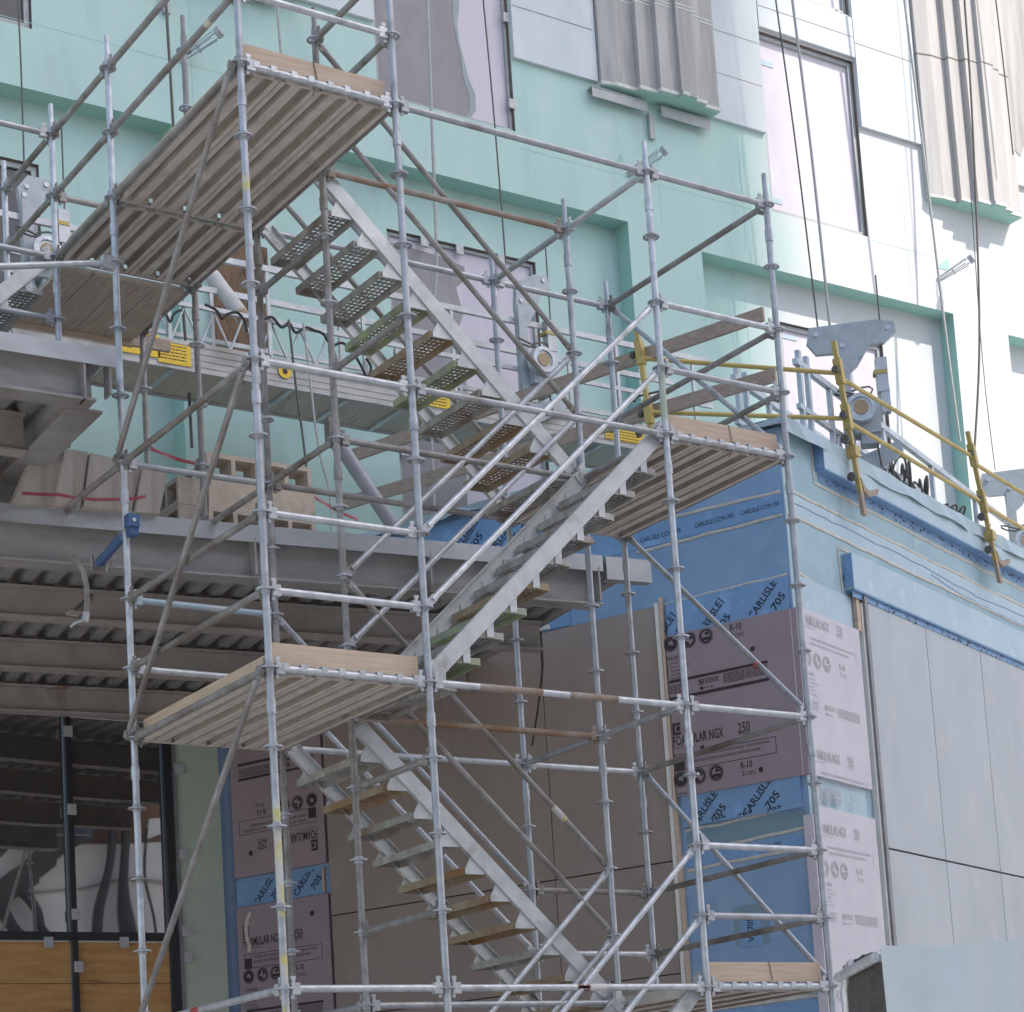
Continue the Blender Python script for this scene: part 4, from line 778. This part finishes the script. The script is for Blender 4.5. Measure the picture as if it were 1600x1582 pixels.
rope('rope from the pale fluted pilaster down past the green recess edge',[(1413,0),(1447,270),(1480,540),(1500,690)],8.3,.020,ROPE)
rope('dark rope with a knot on the pale fluted pilaster',[(1507,0),(1518,160),(1528,400),(1530,560),(1522,715)],8.25,.018,WIRE)
rope('hair-thin wire beside the knotted rope',[(1490,0),(1512,240),(1535,560),(1555,735)],8.3,.007,WIRE)
rope('thin wire at the top right corner over the taupe patch',[(1556,0),(1570,120),(1583,242)],8.4,.012,WIRE)
rope('dark hanging cable left of the stacked concrete blocks',[(451,500),(462,600),(474,690),(482,760),(490,820)],5.9,.012,WIRE,ext=False)
rope('pale rope hanging from the swing stage beside the dark cable',[(474,505),(484,590),(492,660),(502,720),(515,770),(518,828)],5.9,.012,ROPE,ext=False)
rope('pale rope hanging in front of the lower filmed window',[(672,640),(676,720),(680,840)],6.5,.014,ROPE,ext=False)
# ================================================================ site fence at the lower right
f0=CAM+ray(1378,1479)*7.4; f1=CAM+ray(1640,1486)*7.6; f1.z=f0.z; fd=(f1-f0).normalized(); fn=Vector((fd.y,-fd.x,0)); fn=fn if fn.dot(CAM-f0)>0 else -fn
fb=CAM+ray(1316,1490)*7.9; fb.z=f0.z-.02
FE=empty('screened_fence',Vector((f0.x,f0.y,GZ)),'site fence with pale blue and black screen cloth at the lower right corner','fence')
def cloth(a,b_,z0,z1,m,name,seed,amp):
    rn=random.Random(seed); nu,nv=40,14; q=MB(); d=b_-a; n=Vector((d.y,-d.x,0)).normalized()
    ph=[rn.uniform(0,6) for _ in range(6)]
    vs=[]
    for j in range(nv+1):
        for i in range(nu+1):
            t=i/nu; s=j/nv; w=amp*(math.sin(9*t+ph[0]+2*s)+.6*math.sin(21*t+ph[1]-3*s)+.4*math.sin(7*s+5*t+ph[2]))
            top=.004*math.sin(9*t+ph[3])+.002*math.sin(31*t+ph[4])
            vs.append(a+d*t+n*w+Zv*(z0-a.z+(z1-z0)*s+top*s))
    q.add(vs,[(j*(nu+1)+i,j*(nu+1)+i+1,(j+1)*(nu+1)+i+1,(j+1)*(nu+1)+i) for j in range(nv) for i in range(nu)],True); return q.build(name,m,FE)
cloth(f0,f1,GZ+.05,f0.z,TARP,'screen_cloth',4,.02); cloth(fb,f0-fn*.03+fd*.04,GZ+.05,f0.z-.01,MESHB,'mesh_cloth',8,.006)
q=MB(); q.path([fb+Vector((0,0,GZ-fb.z)),fb-Zv*.08,fb-Zv*.02+(f0-fb).normalized()*.04,fb+(f0-fb).normalized()*.12],.018,8); q.build('fence_post',GALB,FE)
q=MB(); q.tube(f0-fn*.05-Zv*.03,f1-fn*.05-Zv*.03,.02,8); q.tube(fb-fn*.05-Zv*.03,f0-fn*.05-Zv*.03,.02,8); q.build('top_rail',GALB,FE)
# ================================================================ SCAFFOLD STAIR TOWER
XS={-1:-1.14,0:0.,1:1.143,2:3.249,3:4.387}; YS={0:0.,1:1.060,2:2.116,3:3.241,4:4.283}
def N(i,j,k): return Vector((XS[i],YS[j],.5*k))
ST=empty('scaffold_tower',(2.2,1.0,GZ),'galvanised ring-lock scaffold stair tower filling the middle of the picture','scaffold')
RS=empty('scaffold',(.5,3.8,4.0),'smaller ring-lock scaffold standing on the canopy behind the tower, reaching the left edge','scaffold')
rk=MB(); rk.ring((0,0,0),.043,.062,.010,16)
for k in range(4): a=k*math.pi/2+.4; rk.obox((math.cos(a)*.034,math.sin(a)*.034,0),(math.cos(a)*.012,math.sin(a)*.012,0),(-math.sin(a)*.007,math.cos(a)*.007,0),(0,0,.0045))
rk.ring((0,0,.0),.024,.030,.05,12)
ROS=None
RM=[GAL,GALB,GALD]
def standard(root,i,j,kb,kt,m=GAL,zb=None,sub=True,r=.0242,lean=0):
    global ROS
    z0=.5*kb if zb is None else zb; x,y=XS[i],YS[j]; z1=.5*kt; q=MB()
    zz=z0; js=[z for z in (1.75-2,3.75-2,5.75-2,7.75-2) if z0<z<z1]     # spigot joints
    q.tube((x,y,z0),(x,y,z1-.17),r,14); q.tube((x,y,z1-.17),(x,y,z1),r*.78,12)
    for z in js: q.ring((x,y,z),r-.001,r+.006,.09,14)
    if zb is not None: q.obox((x,y,z0+.006),(.07,0,0),(0,.07,0),(0,0,.005)); q.tube((x,y,z0),(x,y,z0+.12),.031,12)
    o=q.build('standard',m,root)
    for k in range(math.ceil(z0/.5+.2),math.floor((z1-.12)/.5)+1):
        pos=Vector((x,y,.5*k))-wloc(root)
        if sub and -1<=k<=17:
            if ROS is None:
                q=MB(); q.v=[v+Vector((x,y,.5*k)) for v in rk.v]; q.f=rk.f; q.sm=rk.sm
                me=bpy.data.meshes.new('rosette'); me.from_pydata(rk.v,[],rk.f); me.materials.append(GAL); ROS=bpy.data.objects.new('rosette',me); COL.objects.link(ROS); ROS.parent=o; ROS.location=pos
            else:
                c=ROS.copy(); COL.objects.link(c); c.parent=o; c.location=pos
        else: MISC.v+= [] ; b=len(MISC.v); MISC.v+=[v+Vector((x,y,.5*k)) for v in rk.v]; MISC.f+=[[b+a for a in f] for f in rk.f]; MISC.sm+=rk.sm
    return o
MISC=MB()
gb=GZ
for (i,j,kt,m,sub) in ((0,0,17,GAL,1),(1,0,17,GAL,1),(2,0,12.48,GALB,1),(3,0,12.5,GAL,1),(1,1,14.5,GALD,1),(2,1,12.5,GAL,1),(0,2,14.5,GALB,1),(1,2,14.5,GALD,0),(2,2,12.45,GAL,0),(3,2,12.45,GAL,0)):
    standard(ST,i,j,None,kt,m,zb=gb,sub=bool(sub))
if MISC.v: tag(MISC.build('rosette',GAL,ST),kind='stuff')
dz=4.0
for (i,j,kt) in ((0,3,14.5),(1,3,16.6),(0,4,14.5),(1,4,12.25)): standard(RS,i,j,None,kt,GALB if i==0 else GALD,zb=dz)
for (i,j,z0,z1) in ((0,0,.45,1.16),(0,0,-.02,.20),(0,0,-.25,-.12),(0,0,5.14,5.22),(2,0,4.1,4.55),(3,0,-.6,-.3)):
    q=MB(); x,y=XS[i],YS[j]; vs=[]; n=12
    for z in (z0,z1): vs+=[Vector((x+.0248*math.cos(a),y+.0248*math.sin(a),z+random.uniform(-.03,.03))) for a in [math.pi*1.05+2.6*t/n for t in range(n+1)]]
    q.add(vs,[(t,t+1,t+n+2,t+n+1) for t in range(n)],True); q.build('paint_mark',YPAINT if i==0 else GPAINT,ST)
def head(q,p,d):        # wedge head clamped on the rosette at p, pointing along d
    s=d.cross(Zv).normalized() if abs(d.z)<.95 else Vector((1,0,0))
    c=p+d*.068; q.obox(c,d*.030,s*.021,Zv*.036); q.obox(p+d*.055,d*.011,s*.005,Zv*.062+d*.006); q.obox(p+d*.058+Zv*.068,d*.016,s*.006,Zv*.010)
def ledger(a,b_,m=None,root=None,name='ledger',r=.0238):
    a,b_=Vector(a),Vector(b_); d=(b_-a).normalized(); q=MB(); q.tube(a+d*.085,b_-d*.085,r,12); head(q,a,d); head(q,b_,-d)
    return q.build(name,m or random.choice((GAL,GAL,GALB,GALD)),root or ST)
def L(i,j,i2,j2,*ks,m=None,root=None):
    for k in ks: ledger(N(i,j,k),N(i2,j2,k),m,root)
# front row
L(0,0,1,0,13,8,6,5,0,m=GALB); L(1,0,2,0,12,8,m=GAL); L(1,0,2,0,4,m=GALB); L(1,0,2,0,0,m=GALB)
L(2,0,3,0,12,10,9,4,2,1); 
# depth direction
L(0,0,0,2,14,13,8,6,5,m=GALD); L(0,0,0,2,0); L(1,0,1,1,14,13,12,9,3,1,m=GALD); L(1,1,1,2,11,8,m=GALD); L(1,1,1,2,0)
L(2,0,2,1,12,4); L(2,1,2,2,12,4); L(3,0,3,2,12,10,9,4,2,1,m=GALD)
# middle and back rows
L(1,1,2,1,12,m=RUST); L(1,1,2,1,4,m=RUST); L(1,1,2,1,8,0); L(1,2,2,2,12,8,4); L(2,2,3,2,12,8,4,2,1)
L(0,2,1,2,8,5); L(0,2,1,2,6,m=BSPOT)
# deck bearers
for (i,j,i2,j2,k,m) in ((0,0,1,0,12,GALB),(0,2,1,2,12,TEAL),(2,0,3,0,8,GALB),(2,2,3,2,8,GALD),(0,0,1,0,4,GALB),(0,2,1,2,4,GALD),(2,0,3,0,0,GALB),(2,2,3,2,0,GALD)):
    if (i,j,k) in ((2,2,8),): continue
    ledger(N(i,j,k),N(i2,j2,k),m,ST,'deck_bearer')
for (i,j,i2,j2,k) in ((0,0,0,2,12),(1,1,1,2,12),(2,0,2,2,8),(3,0,3,2,8),(0,0,0,2,4),(1,0,1,2,4),(3,0,3,2,0)): ledger(N(i,j,k),N(i2,j2,k),TEAL if False else GALD,ST,'edge_ledger')
def brace(a,b_,m=GALD,root=None,off=Vector((0,0,0)),name='diagonal_brace'):
    a,b_=Vector(a)+off,Vector(b_)+off; d=(b_-a).normalized(); q=MB(); q.tube(a+d*.09,b_-d*.09,.0215,12)
    s=d.cross(Zv).normalized(); u=s.cross(d)
    for p,e in ((a,1),(b_,-1)):
        q.obox(p+d*e*.075,d*.045,s*.006,u*.026); q.tube(p+d*e*.05-s*.018,p+d*e*.05+s*.018,.011,8); q.obox(p+d*e*.022,d*.022,s*.02,u*.022)
    return q.build(name,m,root or ST)
ofx=Vector((-.055,0,0))
for k in (12,8,4): brace(N(0,0,k),N(0,2,k-4),GALD,off=ofx)
for k in (12,8,4): brace(N(3,2,k),N(3,0,k-4),GAL,off=Vector((.04,0,0)))
# rear scaffold
for (a,b_,t,w,m_) in ((N(1,0,0),N(2,0,0),.50,.05,REDM),(N(1,0,0),N(2,0,0),.53,.12,TAGM),(N(0,0,0),N(0,2,0),.60,.06,REDM),(N(3,2,8),N(3,0,4),.74,.012,REDM),(N(1,0,4),N(2,0,4),.30,.25,RUST),(N(1,0,4),N(2,0,4),.62,.2,RUST),(N(0,2,4.2),N(0,0,4.2),.35,.0,TAGM),(N(0,2,13),N(0,0,13),.80,.04,YPAINT),(N(1,1,6),N(2,1,2),.80,.07,YPAINT)):
    if not w: continue
    d=(b_-a).normalized(); c=a+(b_-a)*t; q=MB(); q.tube(c-d*w,c+d*w,.0246,12,cap=False); q.build('sticker' if m_ in (REDM,TAGM) else 'paint_mark',m_,ST)
L(0,2,0,3,14,13,12,8,root=RS,m=GALD); L(0,3,0,4,14,13,root=RS,m=GALD); L(0,3,1,3,12,13,root=RS,m=GALD); L(1,2,1,3,12,8,root=RS,m=GALD); L(1,3,1,4,12,9,root=RS,m=GALD); L(0,4,1,4,12,root=RS,m=GALD)
for k in (14,12,11): ledger(Vector((-1.14,YS[3],.5*k)),N(0,3,k),GAL,RS)
q=MB(); q.tube((-1.3,2.12,5.2),(-.06,2.12,5.49),.024,12); q.obox((-.06,2.12,5.49),(.04,0,0),(0,.03,0),(0,0,.05)); q.build('ledger',GALB,RS)
# ---------------------------------------------------------------- stair flights
PT=MB()     # one perforated tread (local: x depth, y run), z=0 top
TW,TL=.225,.94
def perf(q,x0,x1,y0,y1,nx,ny,r,z):
    dx,dy=(x1-x0)/nx,(y1-y0)/ny
    for a in range(nx):
        for b_ in range(ny):
            cx,cy=x0+(a+.5)*dx,y0+(b_+.5)*dy; hx,hy=dx/2,dy/2
            sq=[(hx,0),(hx,hy),(0,hy),(-hx,hy),(-hx,0),(-hx,-hy),(0,-hy),(hx,-hy)]
            ho=[(r*math.cos(t*math.pi/4),r*math.sin(t*math.pi/4)) for t in range(8)]
            vs=[(cx+p[0],cy+p[1],z) for p in sq]+[(cx+p[0],cy+p[1],z) for p in ho]+[(cx+p[0],cy+p[1],z-.006) for p in ho]
            q.add(vs,[(t,(t+1)%8,8+(t+1)%8,8+t) for t in range(8)]+[(8+t,8+(t+1)%8,16+(t+1)%8,16+t) for t in range(8)])
perf(PT,-TW/2+.012,TW/2-.012,-TL/2+.05,TL/2-.05,5,15,.0175,0)
PT.box(-TW/2+.012,TW/2-.012,-TL/2,-TL/2+.05,-.004,0); PT.box(-TW/2+.012,TW/2-.012,TL/2-.05,TL/2,-.004,0)
PT.box(-TW/2,-TW/2+.0115,-TL/2,TL/2,-.05,.003); PT.box(TW/2-.0115,TW/2,-TL/2,TL/2,-.05,.003)
PT.box(-TW/2+.012,TW/2-.012,-TL/2-.004,-TL/2-.0005,-.045,.0); PT.box(-TW/2+.012,TW/2-.012,TL/2+.0005,TL/2+.004,-.045,.0)
def bracket(side,tri=True):      # triangular hanger plate at one tread end
    q=MB(); y=side*(TL/2+.010)
    if not tri: q.prism([(-.028,y,-.04),(.028,y,-.04),(.028,y,.09),(-.028,y,.09)],(0,side*.006,0)); return q
    q.prism([(-.09,y,-.045),(.075,y,-.045),(.075,y,-.012),(.035,y,.09),(-.035,y,.09),(-.09,y,-.012)],(0,side*.006,0)); return q
TMESH={}
def tread_mesh(m):
    if m.name not in TMESH:
        me=bpy.data.meshes.new('tread'); me.from_pydata(PT.v,[],PT.f); me.materials.append(m); TMESH[m.name]=me
    return TMESH[m.name]
BME=[];BMR=[]
for s_,tr,lst in ((-1,1,BME),(1,1,BME),(-1,0,BMR),(1,0,BMR)):
    q=bracket(s_,tr); me=bpy.data.meshes.new('bracket'); me.from_pydata(q.v,[],q.f); me.materials.append(STRM); lst.append(me)
def flight(label,j0,j1,x0,x1,k0,k1,rails,tm,nt=10,rx=None):
    """stair from (x0, level k0) down to (x1, level k1) in the lane between rows j0 and j1"""
    z0,z1=.5*k0,.5*k1; yn,yf=YS[j0]+.045,YS[j1]-.045; r=empty('stair_flight',((x0+x1)/2,(yn+yf)/2,min(z0,z1)),label,'stair flight','stair flights of the scaffold tower')
    dx=1 if x1>x0 else -1
    for y in (yn,yf):
        a=Vector((x0+dx*.06,y,z0-.02)); b_=Vector((x1-dx*.05,y,z1+.06)); d=(b_-a).normalized(); s=Vector((0,1,0)); u=s.cross(d); q=MB()
        q.obox((a+b_)/2,(b_-a)/2,s*.004,u*.052)
        sg=1 if y==yn else -1
        for e in (-1,1): q.obox((a+b_)/2+u*(e*.0545)+s*sg*.016,(b_-a)/2,s*.020,u*.002)
        for p,e in ((a,-1),(b_,1)): q.obox(p+d*e*.03,d*.06,s*.012,u*.05); q.obox(p+d*e*.02+Zv*.05,d*.03,s*.02,Zv*.05)
        q.build('stringer',STRM,r)
    W_=(yf-yn-.05)/TL
    for k in range(nt):
        f=(k+.55)/nt; x=x0+dx*(.07+(abs(x1-x0)-.12)*f); z=z0-.02+(z1+.06-z0+.02)*f-.125
        m=tm[k%len(tm)]; o=bpy.data.objects.new('tread',tread_mesh(m)); COL.objects.link(o); o.parent=r; o.location=Vector((x,(yn+yf)/2,z))-wloc(r); o.scale=(1,W_,1)
        for me in (BME if dx>0 else BMR):
            b_=bpy.data.objects.new('bracket',me); COL.objects.link(b_); b_.parent=o; b_.location=(0,0,0)
            if dx<0: b_.rotation_euler=(0,0,0)
    return r
flight('uppermost stair flight, from the top platform down to the right-hand platform',1,2,XS[1],XS[2],12,8,None,[TREADM,TREADM,TREADM,TREADG,TREADR,TREADG,TREADM,TREADR,TREADR,TREADM])
flight('middle stair flight with bright stringer, falling from right platform to lower left platform',0,1,XS[2],XS[1],8,4,None,[TREADM,TREADM,TREADM,TREADM,TREADM,TREADR,TREADG,TREADM,TREADG,TREADM])
flight('lower stair flight in front of the taupe panels, coming down from the lower left platform',1,2,XS[1],XS[2],4,0,None,[TREADM,TREADR,TREADM,TREADM,TREADR,TREADR,TREADR,TREADM,TREADR,TREADR])
flight('stair flight leaving the bottom edge from the lowest platform',0,1,XS[2],XS[1],0,-4,None,[TREADM,TREADG])
flight('stair flight at the far left edge behind the upper steel beam',3,4,-.02,-2.1,12,8,None,[TREADM,TREADM,TREADR],nt=10)
def hand(j,i,k,i2,k2,m): brace(N(i,j,k),N(i2,j,k2),m,name='handrail')
hand(1,1,14,2,10,GALD); hand(1,1,13,2,9,GALD); hand(2,1,14,2,10,GAL); hand(2,1,13,2,9,GALD)
hand(0,2,10,1,6,GALB); hand(0,2,9,1,5,GALB); hand(1,2,10,1,6,GAL); hand(1,2,9,1,5,GAL)
hand(1,1,6,2,2,GALD); hand(1,1,5,2,1,GALD); hand(2,1,6,2,2,GAL); hand(2,1,5,2,1,GALB)
hand(0,2,2,1,-2,GALB); hand(0,2,1,1,-3,GALB); hand(1,2,2,1,-2,GALB); hand(1,2,1,1,-3,GAL)
# ---------------------------------------------------------------- steel decks and toe boards
def deck(label,x0,x1,y0,y1,z,n=4,m=DECKM):
    r=empty('platform_deck',((x0+x1)/2,(y0+y1)/2,z),label,'platform deck','decks of the stair tower'); w=(x1-x0)/n; first=None
    for k in range(n):
        a,b_=x0+k*w+.004,x0+(k+1)*w-.004
        if first is None:
            q=MB(); zt=z+.042
            q.box(a,b_,y0,y1,zt-.004,zt)
            for xx in (a,b_-.005): q.box(xx,xx+.005,y0,y1,zt-.075,zt-.0045)
            q.box(a+.0055,a+.035,y0,y1,zt-.075,zt-.071); q.box(b_-.035,b_-.0055,y0,y1,zt-.075,zt-.071)
            xm=(a+b_)/2; q.prism([(xm-.042,y0,zt-.0045),(xm-.034,y0,zt-.062),(xm+.034,y0,zt-.062),(xm+.042,y0,zt-.0045)],(0,y1-y0,0))
            q.box(a+.036,b_-.036,y0,y0+.006,zt-.075,zt-.0045); q.box(a+.036,b_-.036,y1-.006,y1,zt-.075,zt-.0045)
            first=q.build('deck_plank',m,r); h=MB()
            for xx in (a+.05,b_-.09):
                for yy,s in ((y0,-1),(y1,1)): h.box(xx,xx+.042,min(yy,yy+s*.058),max(yy,yy+s*.058),z+.026,z+.034); h.box(xx,xx+.042,yy+s*.058-.004,yy+s*.058+.004,z-.012,z+.03)
            hk=h.build('hook',GALB,first)
        else:
            c=dup(first,r,(k*w,0,0)); dup(hk,c,(0,0,0))
    return r
e=.035
deck('front deck of the top platform seen from below, ribbed steel planks',.03,1.113,e,2.116-e,6.0)
deck('rear deck of the top platform, beyond the teal bearer',.03,1.113,2.116+e,3.241-e,6.0)
deck('right-hand deck halfway up the tower, below the timber toe board beside the blue parapet',3.28,4.357,e,2.116-e,4.0)
deck('lower left deck of the tower in front of the dark entrance',.03,1.113,e,2.116-e,2.0)
deck('lowest deck at the bottom edge beside the foam boards',3.28,4.357,e,2.116-e,0.0)
def toe(label,x0,x1,y0,y1,z0,h,m=WOODX,wire=None):
    q=MB(); q.box(x0,x1,y0,y1,z0,z0+h); o=tag(q.build('toe_board',m),label,'toe board','timber toe boards on the platforms')
    if wire:
        for xw in wire:
            q=MB(); q.path([(xw,y0-.004,z0+h+.004),(xw+.015,y0-.006,z0+h*.4),(xw+.02,y0-.012,z0-.02),(xw-.01,y0-.03,z0-.06),(xw-.03,y0-.02,z0-.12)],.004,5); q.build('tie_wire',RUST,o)
    return o
toe('timber toe board along the front of the top platform',.05,1.10,.05,.088,6.045,.135,WOODX,(.56,))
toe('long timber toe board on the left side of the top platform',.045,.083,.12,3.1,6.045,.06,WOODY)
toe('timber toe board along the front of the right-hand platform beside the blue parapet',3.30,4.345,.05,.088,4.045,.135,WOODX,(3.88,))
toe('timber toe board along the front of the lower left platform',.05,1.10,.05,.088,2.045,.135,WOODX)
toe('timber toe board on the left side of the lower left platform',.045,.083,.12,2.05,2.045,.075,WOODY)
toe('timber toe board at the front of the lowest platform',3.31,4.345,.05,.088,.045,.135,WOODX,(3.86,))
WP=empty('plank_deck',(.55,3.75,5.87),'old timber plank deck at the rear end of the top platform','plank deck')
for k in range(4):
    q=MB(); q.box(.06+k*.255,.06+k*.255+.25,3.29,4.36,5.935,5.975); q.build('plank',PLANK,WP)
q=MB(); q.box(.0,1.10,4.37,4.41,5.90,6.04); tag(q.build('toe_board',WOODX),'orange-brown timber edge board at the end of the old plank deck','toe board','timber toe boards on the platforms')
q=MB(); q.box(.3,1.5,4.52,4.56,5.98,6.08); tag(q.build('timber_board',WOODG),'weathered board lying beyond the old plank deck','timber board')
bpy.context.view_layer.update()
